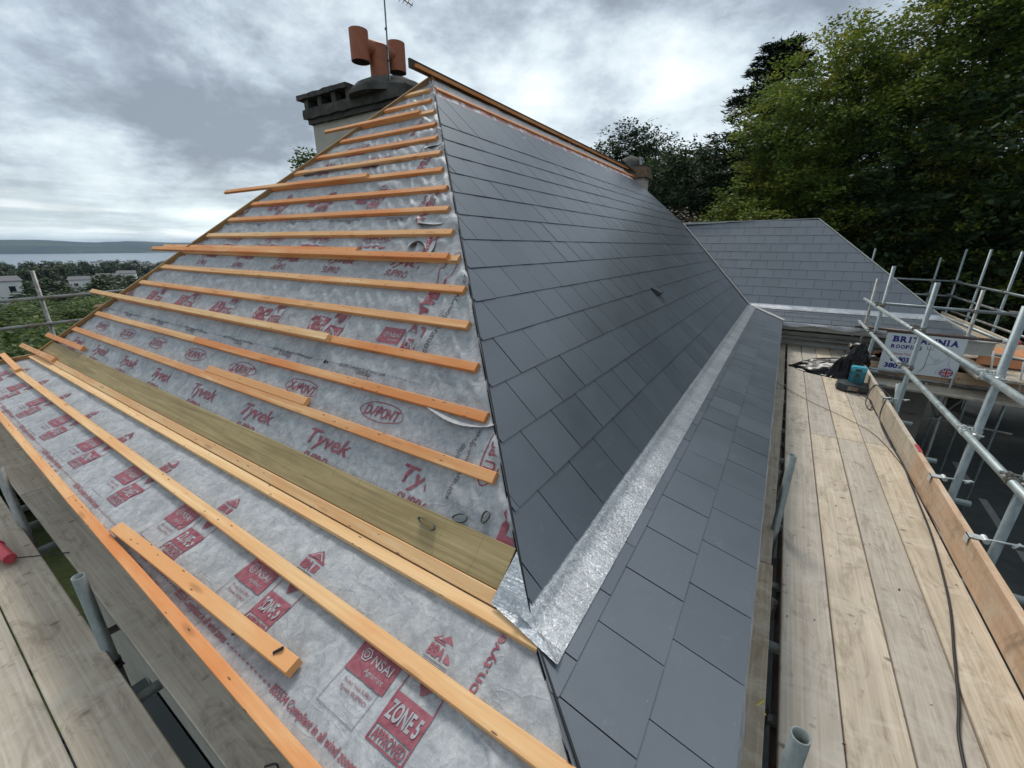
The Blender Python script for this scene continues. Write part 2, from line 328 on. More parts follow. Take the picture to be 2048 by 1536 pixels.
# ------------------------------------------------------------------ text
_tc = {}
def text2d(s, size=1., bold=0., cond=1., shear=0.):
    k = (s, bold, shear)
    if k not in _tc:
        cu = bpy.data.curves.new('t', 'FONT'); cu.body = s; cu.size = 1; cu.resolution_u = 3; cu.offset = bold; cu.shear = shear; cu.fill_mode = 'FRONT' if hasattr(cu, 'fill_mode') else 'FRONT'
        o = bpy.data.objects.new('t', cu); COL.objects.link(o)
        dg = bpy.context.evaluated_depsgraph_get(); dg.update()
        me = bpy.data.meshes.new_from_object(o.evaluated_get(dg))
        _tc[k] = ([(v.co.x, v.co.y) for v in me.vertices], [tuple(p.vertices) for p in me.polygons])
        bpy.data.objects.remove(o); bpy.data.curves.remove(cu); bpy.data.meshes.remove(me)
    v, fc = _tc[k]
    return [(x*size*cond, y*size) for x, y in v], fc
def refine(v, fc, lim=.018):
    v = list(v); out = []; stack = []
    for q in fc: stack += [(q[0], q[i], q[i+1]) for i in range(1, len(q)-1)]
    mid = {}
    while stack:
        a, b, c = stack.pop(); e = [(math.dist(v[a], v[b]), a, b, c), (math.dist(v[b], v[c]), b, c, a), (math.dist(v[c], v[a]), c, a, b)]
        l, p, q, r_ = max(e)
        if l <= lim: out.append((a, b, c)); continue
        k = (min(p, q), max(p, q))
        if k not in mid: mid[k] = len(v); v.append(((v[p][0]+v[q][0])/2, (v[p][1]+v[q][1])/2))
        m_ = mid[k]; stack += [(p, m_, r_), (m_, q, r_)]
    return v, out
def twidth(v): return (min(x for x, y in v), max(x for x, y in v)) if v else (0, 0)

# ------------------------------------------------------------------ roof geometry constants
TH, BE = .7477, .2539
ct, st, cb, sb = cos(TH), sin(TH), cos(BE), sin(BE)
KX, KY, KZ = -.489, .90, -1.183
XL0 = -6.83
APEX_S = 4.326
nT = Vector((0, -st, ct)); nTA = Vector((0, -sb, cb)); nS = Vector((st, 0, ct)); nSA = Vector((sb, 0, cb))
def xR(s): return KX-s*ct if s >= 0 else KX-s*cb*1.16
def xL(s): return XL0+s*ct if s >= 0 else XL0+s*cb
def tp(x, s, h=0.):
    """point on the membrane side, s metres up from the kink, h above the batten tops"""
    t = min(1, max(0, (s+.04)/.08)); n = (nTA*(1-t)+nT*t).normalized()
    c, q = (ct, st) if s >= 0 else (cb, sb)
    return Vector((x, KY+s*c, KZ+s*q))+n*h
def sp(y, s, h=0.):
    t = min(1, max(0, (s+.02)/.04)); n = (nSA*(1-t)+nS*t).normalized()
    c, q = (ct, st) if s >= 0 else (cb, sb)
    return Vector((KX-s*c, y, KZ+s*q))+n*h
BS = [.4165+.2411*k for k in range(16)]
PIN = [-.59, -.265, -.02, .03, .12, .2]+BS
def wrink(x, s):
    d = min(abs(s-b) for b in PIN); env = min(1, max(0, (d-.02)/.07)); env = env*env*(3-2*env)
    if s < .02: env *= .75
    near = max(0, 1-(xR(s)-x)/.6)
    a = noise.noise(Vector((x*3.1+s*1.2, s*1.6, 1.3)))*.010+noise.noise(Vector((x*9+s*5, s*7-x*2, 4.2)))*.0050
    rg = 1-abs(noise.noise(Vector((x*7.5+s*5.5, s*1.9-x*1.3, 8.1))))*2
    a += max(0, rg-.45)*.034*(1+near*.7)*(0.55+.45*min(1, max(0, s/1.5+.2)))
    a += noise.noise(Vector((x*15, s*11, 2.2)))*.0016*(1+near)
    return env*(a-.002)
HM = -.032
def sE(x): return -.588+.0155*max(0, -x-1.2)
def mem(x, s, off=0.): return tp(x, s, HM+wrink(x, s)+off)

house = empty('house', (-3.6, 6, -6.9), label='house being re-roofed, half grey membrane under orange battens and half new dark slates', cat='house')

# --- membrane with its print
mb = MB(); NX = 300
rows = [-.60+.024*i for i in range(int((APEX_S+.60)/.024)+1)]+[APEX_S-.01]
for s in rows:
    a, b_ = xL(s), xR(s)
    mb.v += [tuple(mem(a+(b_-a)*j/NX, max(s, sE(a+(b_-a)*j/NX)))) for j in range(NX+1)]
for i in range(len(rows)-1):
    for j in range(NX):
        k = i*(NX+1)+j; mb.f.append((k, k+1, k+NX+2, k+NX+1)); mb.m.append(0); mb.r.append(0); mb.sm.append(True)
def stamp(vs, fs, x, s, mi=1, rot=False, off=.0032, clip=None, fn=mem):
    P = [(x-py, s+px) if rot else (x+px, s+py) for px, py in vs]
    if clip:
        keep = [clip(px, py) for px, py in P]; fs = [q for q in fs if all(keep[i] for i in q)]
    mb.add([fn(px, py, off) for px, py in P], fs, mi)
def rect(x0, y0, x1, y1, cell=.03):
    nx = max(1, int((x1-x0)/cell)); ny = max(1, int((y1-y0)/cell))
    vs = [(x0+(x1-x0)*i/nx, y0+(y1-y0)*j/ny) for j in range(ny+1) for i in range(nx+1)]
    return vs, [(j*(nx+1)+i, j*(nx+1)+i+1, (j+1)*(nx+1)+i+1, (j+1)*(nx+1)+i) for j in range(ny) for i in range(nx)]
def frame2(x0, y0, x1, y1, t):
    V, F_ = [], []
    for r_ in (rect(x0, y0, x1, y0+t), rect(x0, y1-t, x1, y1), rect(x0, y0+t, x0+t, y1-t), rect(x1-t, y0+t, x1, y1-t)):
        o = len(V); V += r_[0]; F_ += [tuple(i+o for i in q) for q in r_[1]]
    return V, F_
def oval(rx, ry, t, n=40):
    vs = [(rx*cos(2*pi*i/n), ry*sin(2*pi*i/n)) for i in range(n)]+[((rx-t)*cos(2*pi*i/n), (ry-t)*sin(2*pi*i/n)) for i in range(n)]
    return vs, [(i, (i+1) % n, n+(i+1) % n, n+i) for i in range(n)]
def txt(s, x, y, w_, h, bold=.02, mi=1, rot=False, off=.0032, shear=0., clip=None, center=False, fn=mem):
    v, fc = text2d(s, 1, bold, 1, shear); a, b_ = twidth(v); ys = [q[1] for q in v]; hh = max(ys) if max(ys) > 0 else 1
    sx_ = w_/(b_-a); sy = h/hh; v = [((px-a)*sx_, py*sy) for px, py in v]
    if h > .03: v, fc = refine(v, fc)
    stamp(v, fc, x, y, mi, rot, off, clip, fn)
def inside(px, py): return xL(py)+.03 < px < xR(py)-.46+(0.16 if py < 0 else 0) and py < APEX_S
def fan(x, y, w_, h, mi=1):
    vs, fs = [], []
    for i in range(5):
        u0, u1 = (i+.12)/5, (i+.80)/5; k = .28
        top = h; bot = h*.12+abs(u0-.5)*h*.5
        vs += [(w_*u0, top), (w_*u1, top), (w_*(.5+(u1-.5)*k), bot), (w_*(.5+(u0-.5)*k), bot)]; fs.append((i*4+3, i*4+2, i*4+1, i*4))
    stamp(vs, fs, x, y, mi, clip=inside)
def zone(x, y, w_=.145, h=.13, fanh=.10):
    stamp(*rect(0, .050, w_, h), x, y, 1, clip=inside); txt('ZONE 5', x+.012, y+.066, w_-.024, .048, .03, 0, off=.0048, clip=inside)
    stamp(*frame2(0, 0, w_, .050, .006), x, y, 1, clip=inside); txt('APPROVED', x+.012, y+.011, w_-.024, .028, .03, 1, clip=inside)
    stamp(*frame2(0, h, w_, h+fanh, .004), x, y, 1, clip=inside); fan(x+.018, y+h+.012, w_-.036, fanh-.022)
def nsai(x, y, w_=.178, h=.112):
    stamp(*rect(0, 0, w_, h), x, y, 1, clip=inside); txt('NSAI', x+w_*.42, y+h*.42, w_*.48, h*.25, .01, 0, off=.0048, clip=inside)
    txt('Agr\u00e9ment', x+w_*.42, y+h*.16, w_*.45, h*.14, 0, 0, off=.0048, clip=inside)
    v, fc = oval(h*.19, h*.19, h*.035, 6); stamp(v, fc, x+w_*.24, y+h*.55, 0, off=.0048, clip=inside)
    v, fc = oval(h*.10, h*.10, h*.03, 6); stamp(v, fc, x+w_*.24, y+h*.55, 0, off=.0048, clip=inside)
def smallbox(x, y):
    stamp(*frame2(0, 0, .165, .105, .0016), x, y, 2, clip=inside)
    for i, t in enumerate(('Product Tyvek SUPRO', 'Tyvek SUPRO')): txt(t, x+.03, y+.078-i*.02-(.012 if i == 2 else 0), .12, .011, 0, 1 if i < 2 else 2, clip=inside)
def bba(x, y):
    k = 1.15
    stamp([(.0, .055*k), (.085*k, .055*k), (.085*k, .062*k), (.0, .062*k)], [(0, 1, 2, 3)], x, y, 1, clip=inside)
    stamp([(-.008, .066), (.105, .066), (.048, .112)], [(0, 1, 2)], x, y, 1, clip=inside)
    stamp([(.012, .072), (.085, .072), (.048, .103)], [(0, 1, 2)], x, y, 0, off=.0048, clip=inside)
    stamp([(.022, .074), (.075, .074), (.048, .097)], [(0, 1, 2)], x, y, 1, off=.0060, clip=inside)
    txt('BBA', x, y+.022, .062, .034, .05, 1, clip=inside); stamp(*rect(.070, .022, .096, .054), x, y, 1, clip=inside)
    for i in range(2): stamp(*rect(0, .008-i*.010, .098, .0105-i*.010), x, y, 2, clip=inside)
PER = .712
def roll(base, xs, top=4.3):
    for n in range(-1, 10):
        x = xs-PER*n
        if base == 0: yb, yn = -.475, -.380
        else: yb, yn = base-.415, base-.335
        # compliance line
        yl = base-.548+(.0135*max(0, -x-1.6) if base == 0 else 0)
        txt('BS5534 Compliant in all wind zones', x-.53, yl, .41, .024 if base == 0 else .020, .018, 1 if base == 0 else 2, clip=inside)
        for q in range(11): stamp(*rect(0, .006, .013, .010), x-.105+q*.0265, yl, 1 if base == 0 else 2, clip=inside)
        if base > 0: txt('Overlap', x-.36-(n % 2)*.09, base-.575, .13, .036, 0., 2, clip=inside)
        zone(x-.155, yb); nsai(x-.365, yn); smallbox(x-.365, yb-.01) if base == 0 else None
        bba(x-.155-.712*1+.0, base-.235)
        txt('SUPRO', x+.035-PER, base+.172, .205, .055, .012, 1, shear=.25, clip=inside)
        txt('Tyvek', x+.01-PER, base+.268, .335, .082, .015, 1, shear=.18, clip=inside)
        stamp(*rect(0, 0, .006, .006), x+.355-PER, base+.268, 1, clip=inside)
        stamp(*rect(0, 0, .315, .022), x+.24-PER, base+.432, 1, clip=inside) if base > 0 else None
        cx_, cy_ = x+.40-PER, base+.544
        stamp(*oval(.168, .056, .0055), cx_, cy_, 1, clip=inside)
        txt('DU', cx_-.128, cy_-.029, .088, .058, .022, 1, clip=inside); txt('PONT', cx_-.030, cy_-.029, .162, .058, .022, 1, clip=inside)
        stamp([(-.036, -.008), (-.026, -.012), (-.012, .034), (-.022, .034)], [(0, 1, 2, 3)], cx_, cy_, 1, clip=inside)
roll(0., -.640-0.690+.712); roll(1.29, -1.635+.0); roll(2.59, -1.49)
memb = mb.build('membrane', ['membrane', 'print', 'greyprint'], house)

# --- second layer of membrane laid up the hip
mb = MB()
def mem2(x, s, off=0.): return tp(x, s, HM+wrink(x, s)+.0045+noise.noise(Vector((x*8, s*9, 5)))*.0015+off)
def edge2(s): return xR(s)-.44-.05*noise.noise(Vector((s*2.3, 3, 1)))-.025*noise.noise(Vector((s*9, 1, 1)))+(.10 if s < -.3 else 0)
NX2 = 22; rows2 = [-.585+.024*i for i in range(int((APEX_S+.20)/.024))]
for s in rows2:
    a, b_ = edge2(s), xR(s)-.004
    mb.v += [tuple(mem2(a+(b_-a)*j/NX2, s, -.004 if j == 0 else 0)) for j in range(NX2+1)]
for i in range(len(rows2)-1):
    for j in range(NX2):
        k = i*(NX2+1)+j; mb.f.append((k, k+1, k+NX2+2, k+NX2+1)); mb.m.append(0); mb.r.append(0); mb.sm.append(True)
def in2(px, py): return edge2(py)+.012 < px < xR(py)-.015
def t2(s, x, y, w_, h, bold=.02, mi=1, rot=True, shear=0): txt(s, x, y, w_, h, bold, mi, rot, .0032, shear, in2, False, mem2)
t2('construction.tyvek.com', -.555, -.50, .60, .034, .014); t2('K', -.735, -.27, .10, .085, .10); t2('E', -.735, -.385, .08, .085, .10)
t2('\u00ae', -.80, -.155, .02, .02, 0)
t2('TY', -.66, .17, .17, .085, .10); t2('V', -.60, .33, .10, .085, .08)
stamp(*oval(.16, .055, .006), -.905, .53, 1, True, clip=in2, fn=mem2); t2('DU PONT', -.876, .40, .26, .06, .02)
t2('construction.tyvek.com', -1.02, .27, .42, .022, .01, 2); t2('Overlap', -1.07, .40, .12, .03, 0, 2)
t2('construction.tyvek.com', -1.58, .93, .62, .034, .012, 2); t2('PRO', -1.66, .84, .26, .085, .03); t2('TYVEK', -1.74, 1.10, .36, .075, .09)
stamp(*oval(.15, .05, .006), -1.78, 1.55, 1, True, clip=in2, fn=mem2)
t2('TYVEK', -2.04, 1.50, .36, .075, .09); t2('ZONE 5', -2.40, 2.12, .22, .06, .02); t2('APPROVED', -2.33, 2.12, .22, .035, .02); t2('SUPRO', -2.72, 2.55, .3, .09, .03)
t2('TYVEK', -2.30, 1.93, .3, .06, .09); t2('construction.tyvek.com', -2.9, 2.8, .5, .03, .01); t2('SUPRO', -3.2, 3.2, .25, .06, .03)
mb.build('hip_membrane_strip', ['membrane', 'print', 'greyprint'], house)

# --- torn and curled corner of membrane
mb = MB()
for j in range(13):
    u = j/12
    for i in range(9):
        v = i/8; lo = .655-.10*sin(pi*(.12+.80*u))**1.2*(.35+.65*u); hi = .80-.08*u; s = hi+(lo-hi)*v; x = min(-1.42+.47*u, xR(s)-.012)
        mb.v.append(tuple(tp(x, s, HM+.007+.038*max(0, (v-.66)/.34)**1.7*(.3+.7*sin(pi*u)))))
for j in range(12):
    for i in range(8):
        k = j*9+i; mb.f.append((k, k+1, k+10, k+9)); mb.m.append(0); mb.r.append(0); mb.sm.append(True)
mb.build('curled_membrane_corner', 'membrane', house)
for q, (x0, x1, s0, ln) in enumerate(((-2.36, -2.02, 1.99, .05), (-2.92, -2.72, 2.99, .08), (-4.60, -3.4, 2.80, .035), (-2.30, -2.04, 1.80, .14))):
    mb = MB()
    for j in range(15):
        u = j/14; x = x0+(x1-x0)*u
        for i in range(6):
            v = i/5; mb.v.append(tuple(tp(x+.05*v, s0-ln*v*(.6+.4*sin(u*5+q)), HM+.008+.028*v*v*(.6+.4*sin(u*7)))))
    for j in range(14):
        for i in range(5):
            k = j*6+i; mb.f.append((k, k+1, k+7, k+6)); mb.m.append(0); mb.r.append(0); mb.sm.append(True)
    mb.build('membrane_flap', 'membrane', house)
# strip of membrane showing above the slates, along the ridge
mb = MB()
for i in range(120):
    for j in range(7):
        s_y = 3.72+.1*j; y0_ = .91+ct*s_y; y = y0_+(10.6-y0_)*i/119; mb.v.append(tuple(sp(y, 3.72+.1*j, -.02+.012*noise.noise(Vector((y*5, j*.7, 3)))-(.0 if j else .02*noise.noise(Vector((y*4, 1, 1)))))))
for i in range(119):
    for j in range(6):
        k = i*7+j; mb.f.append((k, k+7, k+8, k+1)); mb.m.append(1 if j in (1, 2) and noise.noise(Vector((i*.45, j, 0))) > -.1 else 0); mb.r.append(0); mb.sm.append(True)
mb.build('ridge_membrane', ['pale', 'pinkfelt'], house)

# --- battens nailed to the hip end: parts of the house
upT, upA = nT, nTA
for k, s in enumerate(BS):
    xr = xR(s)-.045-R.uniform(0, .03); xl = xL(s)+R.uniform(-.02, .05)
    if k == 10: xl -= .0
    segs = [(xl, xr)]
    if k in (4, 8, 1, 6): m_ = xl+(xr-xl)*R.uniform(.35, .7); segs = [(xl, m_-.0015), (m_+.0015, xr)]
    for a, b_ in segs: plank('roof_batten', tp(a, s), tp(b_, s), .050, .031, upT, 'pale_batten_wood' if k in (6,) else 'batten_wood', house)
plank('roof_batten', tp(-6.80, .0255), tp(-.64, .0255), .0495, .026, upT, 'pale_batten_wood', house)
plank('roof_batten', tp(-6.86, -.0255), tp(-.445, -.0255, -.005), .0495, .026, upA, 'pale_batten_wood', house)
plank('roof_batten', tp(-6.6, -.222), tp(-.02, -.276), .052, .026, upA, 'pale_batten_wood', house)
plank('eave_batten', tp(-7.45, -.508, -.004), tp(-3.1, -.576, -.004), .042, .045, upA, 'batten_wood', house)
plank('eave_batten', tp(-3.096, -.576, -.004), tp(.10, -.612, -.004), .042, .045, upA, 'batten_wood', house)
plank('treated_board', tp(-6.75, .128, -.006), tp(-.648, .128, -.006), .150, .020, upT, 'olive', house)

# --- loose battens resting on the nailed ones: things of their own
LG = 'loose battens left on the roof'
def loose(label, x0, s0, x1, s1, h=.027, mat='batten_wood', w_=.05, t=.027, up=None):
    o = plank('loose_batten', tp(x0, s0, h), tp(x1, s1, h), w_, t, up or nT, mat); tag(o, label, 'timber batten', LG); return o
loose('orange batten jutting past the left hip just below the big chimney', -4.84, BS[13]+.002, -3.32, BS[13]-.002)
loose('long orange batten jutting far out against the sky, ending halfway along its row', -5.95, BS[9]+.004, -3.33, BS[9]-.002)
loose('longest loose batten, jutting over the sea view, its cut end near the slates', -6.44, BS[5]+.003, -1.80, BS[5]-.005)
loose('batten jutting over the sea view, behind and above the longest loose one', -6.27, BS[5]+.062, -2.75, BS[5]+.053, h=.004)
loose('yellow batten jutting left over the town view and ending halfway along its row', -6.98, BS[2]+.004, -2.36, BS[2]-.006, mat='pale_batten_wood')
loose('short batten lying tight against the upper side of a nailed batten, touching an oval print', -3.42, BS[0]+.051, -2.20, BS[0]+.050, h=.002, mat='pale_batten_wood')
loose('short orange batten offcut over the left end of the olive board', -6.99, .245, -5.72, .252, h=.020)
loose('short orange batten offcut at the far left end of the paired battens', -7.42, .020, -6.12, .045, h=.026)
loose('small batten offcut at the far left on the lowest long batten', -7.30, -.175, -6.30, -.215, h=.026, mat='pale_batten_wood', up=nTA)
loose('short thick yellow batten lying askew near the eaves', -2.515, -.528, -1.112, -.468, h=.014, mat='pale_batten_wood', w_=.052, t=.034, up=nTA)
loose('stub of batten poking out beyond the left hip, below the yellow batten', -6.62, .74, -6.25, .80, h=-.02, mat='hip_wood')

# --- hip rafter board on the left hip, ridge boards
plank('hip_board', tp(xL(-.55), -.55, .012), tp(xL(0), 0, .012), .028, .05, upA, 'hip_wood', house)
plank('hip_board', tp(xL(0)-.005, 0, .012), tp(xL(APEX_S)+.01, APEX_S+.0, .012), .028, .06, upT, 'hip_wood', house)
plank('ridge_board', (-3.665, 3.74, 1.825), (-3.665, 11.5, 1.825), .030, .085, (0, 0, 1), 'dark_wood', house)
plank('ridge_batten', (-3.625, 3.80, 1.785), (-3.625, 11.25, 1.775), .045, .03, (.3, 0, 1), 'batten_wood', house)
plank('ridge_batten', sp(3.90, 4.045, .004), sp(11.75, 4.07, .004), .050, .030, nS, 'batten_wood', house)

# --- slates
def clip_poly(P, L):
    """keep a*x+b*y+c>=0"""
    a, b, c = L; out = []
    for i in range(len(P)):
        p, q = P[i], P[(i+1) % len(P)]; dp, dq = a*p[0]+b*p[1]+c, a*q[0]+b*q[1]+c
        if dp >= 0: out.append(p)
        if (dp >= 0) != (dq >= 0): t = dp/(dp-dq); out.append((p[0]+(q[0]-p[0])*t, p[1]+(q[1]-p[1])*t))
    return out
def edges(poly):
    L = []
    cx_ = sum(p[0] for p in poly)/len(poly); cy_ = sum(p[1] for p in poly)/len(poly)
    for i in range(len(poly)):
        (x0, y0), (x1, y1) = poly[i], poly[(i+1) % len(poly)]; a, b = -(y1-y0), x1-x0; c = -(a*x0+b*y0)
        if a*cx_+b*cy_+c < 0: a, b, c = -a, -b, -c
        L.append((a, b, c))
    return L
def slates(name, fn, poly, tails, parent, width=.302, lap=.05, th=.0032, corner=None, last=None):
    mb = MB(); L = edges(poly); u0 = min(p[0] for p in poly); u1 = max(p[0] for p in poly)
    base = clip_poly(poly, (0, 1, 10)); mb.add([fn(p[0], p[1], -.020) for p in base], [tuple(range(len(base)))], 1)  # backing sheet, coloured near black to stand for shade in the joint gaps
    rv = MB()
    for i, (s, ph) in enumerate(tails):
        s2 = tails[i+1][0]+lap if i+1 < len(tails) else (last or s+.3); span = s2-s
        k0 = math.floor((u0-ph)/width)-1
        for k in range(k0, int((u1-u0)/width)+k0+4):
            a, b = ph+k*width+.0024, ph+(k+1)*width-.0024
            P = [(a, s), (b, s), (b, s2), (a, s2)]
            for l in L:
                P = clip_poly(P, l)
                if not P: break
            if corner and P:
                P = clip_poly(P, (1, 0, -(corner(s))))
            if len(P) < 3: continue
            dz, tl = R.uniform(-.0006, .0006), R.uniform(-.0012, .0012); ds = R.uniform(-.0015, .0015)
            H = lambda p: dz-.0050*(p[1]-s)/.25+tl*(p[0]-(a+b)/2)/.15
            top = [fn(p[0], p[1]+ds, H(p)) for p in P]; bot = [fn(p[0], p[1]+ds, H(p)-th) for p in P]; n = len(P)
            vs = top+bot; rr = R.random()
            fs = [tuple(range(n)), tuple(range(2*n-1, n-1, -1))]+[(j, n+j, n+(j+1) % n, (j+1) % n) for j in range(n)]
            mb.add(vs, fs, 0, rr)
            # little tail rivet
            um = (a+b)/2+R.uniform(-.012, .012)
            if all(l[0]*um+l[1]*(s+.02)+l[2] >= 0 for l in L) and R.random() < .85:
                c = fn(um, s+.016, H((um, s+.016))+.001); d = (fn(um+.01, s+.016, 0)-fn(um, s+.016, 0)).normalized(); e = (fn(um, s+.03, 0)-fn(um, s+.016, 0)).normalized()
                g = R.uniform(-.5, .5); q1 = d*cos(g)+e*sin(g); q2 = e*cos(g)-d*sin(g)
                rv.add([c-q1*.003-q2*.0011, c+q1*.003-q2*.0011, c+q1*.003+q2*.0011, c-q1*.003+q2*.0011], [(0, 1, 2, 3)], 2, .5)
    mb.add(rv.v, rv.f, 2, .5)
    return mb.build(name, ['slate', 'slatedark', 'tube'], parent, attr=True)
def far_lim(s): return 10.22+.548*s if s <= 2.52 else 11.6-.667*(s-2.52)
poly = [(.905, 0), (10.22, 0), (11.6, 2.52), (far_lim(3.9), 3.90), (.905+3.9*ct, 3.90)]
tails = [(.045, 1.332)]+[(.305+.2475*i, 1.181 if i % 2 == 0 else 1.331) for i in range(13)]
slates('slate_slope', sp, poly, tails, house, corner=lambda s: .90+ct*s+.03, last=3.90)
def spa(y, s, h=0.): return Vector((KX-s*cb, y, KZ+s*sb))+nSA*h
AE = -.637
apoly = [(.90, 0), (10.22, 0), (9.52, AE), (.335, AE)]
slates('slate_apron', spa, apoly, [(AE, .0), (AE+.2365, .18), (AE+.473, .0)], house, corner=lambda s: .90+s*cb*.90+.02, last=0.)
# metal hip soaker edge
def strip(name, pts, w_, t, up, mat, parent):
    mb = MB(); mb_pts = [Vector(p) for p in pts]
    for i in range(len(pts)-1):
        d = (mb_pts[i+1]-mb_pts[i]).normalized(); y = Vector(up).cross(d).normalized()*w_/2; z = Vector(up).normalized()*t
        a, b = mb_pts[i], mb_pts[i+1]
        mb.add([a-y, a+y, b+y, b-y, a-y-z, a+y-z, b+y-z, b-y-z], [(3, 2, 1, 0), (4, 5, 6, 7), (0, 1, 5, 4), (1, 2, 6, 5), (2, 3, 7, 6), (3, 0, 4, 7)])
    return mb.build(name, mat, parent)
hp = [tp(xR(s)+.004, s, -.004+.002*R.uniform(-1, 1)) for s in [0, .5, 1, 1.5, 2, 2.5, 3, 3.5, 3.95]]
strip('hip_edge_trim', hp, .006, .03, (0, 0, 1), 'slatedark', house)
strip('hip_edge_trim', [tp(xR(s)+.004, s, -.003) for s in (-.58, -.3, 0)], .006, .022, (0, 0, 1), 'slatedark', house)

# --- lead flashing dressed over the break in slope, with the turned corner on the hip
mb = MB(); NY = 260; prof = [(.10, -.014), (.050, -.009), (.030, -.001), (.012, .0035), (-.003, .004), (-.03, .003), (-.07, .002), (-.12, .001)]
for i in range(NY+1):
    y = .895+(10.20-.895)*(i/NY)**1.25
    rip = noise.noise(Vector((y*16, 0, 0)))*.0035+noise.noise(Vector((y*42, 3, 0)))*.0022*max(0, min(1, (y-1.6)))
    if 2.3 < y < 3.2: rip += .004*sin(y*95)
    for j, (s, h) in enumerate(prof):
        sj = s+(.003*noise.noise(Vector((y*6, j, 7))) if j in (0, 5) else 0)
        P = sp(y, sj, h+.002+rip*(1 if j not in (0, 5) else .3)) if sj > 0 else spa(y, sj, h+.002+rip*(1 if j not in (0, 5) else .3))
        mb.v.append(tuple(P))
k = len(prof)
for i in range(NY):
    for j in range(k-1): mb.f.append((i*k+j, i*k+j+1, (i+1)*k+j+1, (i+1)*k+j)); mb.m.append(0); mb.r.append(0); mb.sm.append(True)
def quadgrid(mb, A, B, C, D, n=14, bumpy=.0025, seed=0):
    o = len(mb.v); A, B, C, D = map(Vector, (A, B, C, D))
    nn = (B-A).cross(D-A).normalized()
    for i in range(n+1):
        for j in range(n+1):
            u, v = i/n, j/n; P = A*(1-u)*(1-v)+B*u*(1-v)+C*u*v+D*(1-u)*v
            mb.v.append(tuple(P+nn*bumpy*noise.noise(P*14+Vector((seed, 0, 0)))))
    for i in range(n):
        for j in range(n): q = o+i*(n+1)+j; mb.f.append((q, q+n+1, q+n+2, q+1)); mb.m.append(0); mb.r.append(0); mb.sm.append(True)
c0 = Vector((-.496, .912, -1.171)); A_ = tp(-.652, .006, .010); B_ = spa(.845, -.122, .014); Hh = tp(-.634, .195, .006)
def tri(A, B, C, seed):
    quadgrid(mb, A, B, (B+C)/2, C, 14, .003, seed)
tri(A_, c0, Hh, 1); tri(A_, B_, c0, 2)
quadgrid(mb, c0, B_, spa(.90, -.120, .003), spa(.90, 0., .006), 10, .002, 3)
mb.build('lead_flashing', 'lead', house)

# --- vent slate on the main slope
mb = MB(); A, B = sp(4.93, 1.06, .004), sp(5.14, .92, .004); d = (sp(5.1, 1.0)-sp(4.9, 1.0)).normalized(); e = (sp(5, 1.1)-sp(5, 1.0)).normalized()
o_ = sp(4.96, .94, .002)
vs = [o_, o_+d*.17, o_+d*.17+e*.12, o_+e*.12]; vs += [p+nS*h for p, h in zip(vs, (.045, .045, .01, .01))]
mb.add(vs, [(3, 2, 1, 0), (4, 5, 6, 7), (0, 1, 5, 4), (1, 2, 6, 5), (2, 3, 7, 6), (3, 0, 4, 7)]); mb.build('roof_vent', 'dark_plastic', house)

# --- other slopes that close the main roof (left side, far hip), walls under the eaves
RA, RB = Vector((-3.66, 4.07, 1.755)), Vector((-3.66, 10.40, 1.755))
mb = MB()
L0, L1 = Vector((-6.83, .90, -1.183)), Vector((-6.83, 13.6, -1.183)); F0, F1 = Vector((-2.336, 11.6, .53)), Vector((-6.83, 13.6, -1.183))
mb.add([RA-Vector((0, 0, .03)), L0-Vector((0, 0, .03)), L1-Vector((0, 0, .03)), RB-Vector((0, 0, .03))], [(0, 3, 2, 1)])
mb.add([Vector((-7.45, .335, -1.36)), Vector((-7.45, 14.1, -1.36)), L1-Vector((0, 0, .03)), L0-Vector((0, 0, .03))], [(0, 1, 2, 3)])
mb.add([RB-Vector((0, 0, .02)), F0-Vector((0, 0, .02)), F1], [(0, 1, 2)]); mb.build('back_roof_slope', 'slatedark', house)
mb = MB()
mb.box((-7.0, .62, -7), (-.12, .85, -1.62)); mb.box((-.35, .62, -7), (-.12, 10.3, -1.62)); mb.box((-7.0, .62, -7), (-6.8, 13.6, -1.62))
mb.build('main_wall', 'render_cream', house)
mb = MB(); mb.box((-7.3, .44, -1.62), (-.02, .465, -1.38)); mb.box((-.02, .375, -1.62), (.005, 9.9, -1.44)); mb.build('fascia_board', 'dark_wood', house)
mb = MB(); mb.box((-7.3, .465, -1.63), (-.02, .62, -1.615)); mb.box((-.12, .40, -1.63), (.005, 9.9, -1.615)); mb.build('soffit', 'white_paint', house)
# waving membrane lip hanging out under the slate eave
mb = MB()
for i in range(300):
    y = .40+9.1*(i/299); o_ = .005+.012*abs(noise.noise(Vector((y*2.2, 0, 9))))+.006*noise.noise(Vector((y*7, 0, 9)))
    for j, (dx, dz) in enumerate(((-.06, -.012), (o_, -.018), (o_+.012, -.060+.015*noise.noise(Vector((y*3, 0, 1)))))): mb.v.append((.128+dx-.006, y, -1.343+dz))
for i in range(299):
    for j in range(2): kk = i*3+j; mb.f.append((kk, kk+3, kk+4, kk+1)); mb.m.append(0); mb.r.append(0); mb.sm.append(True)
mb.build('eave_membrane_lip', 'membrane', house)

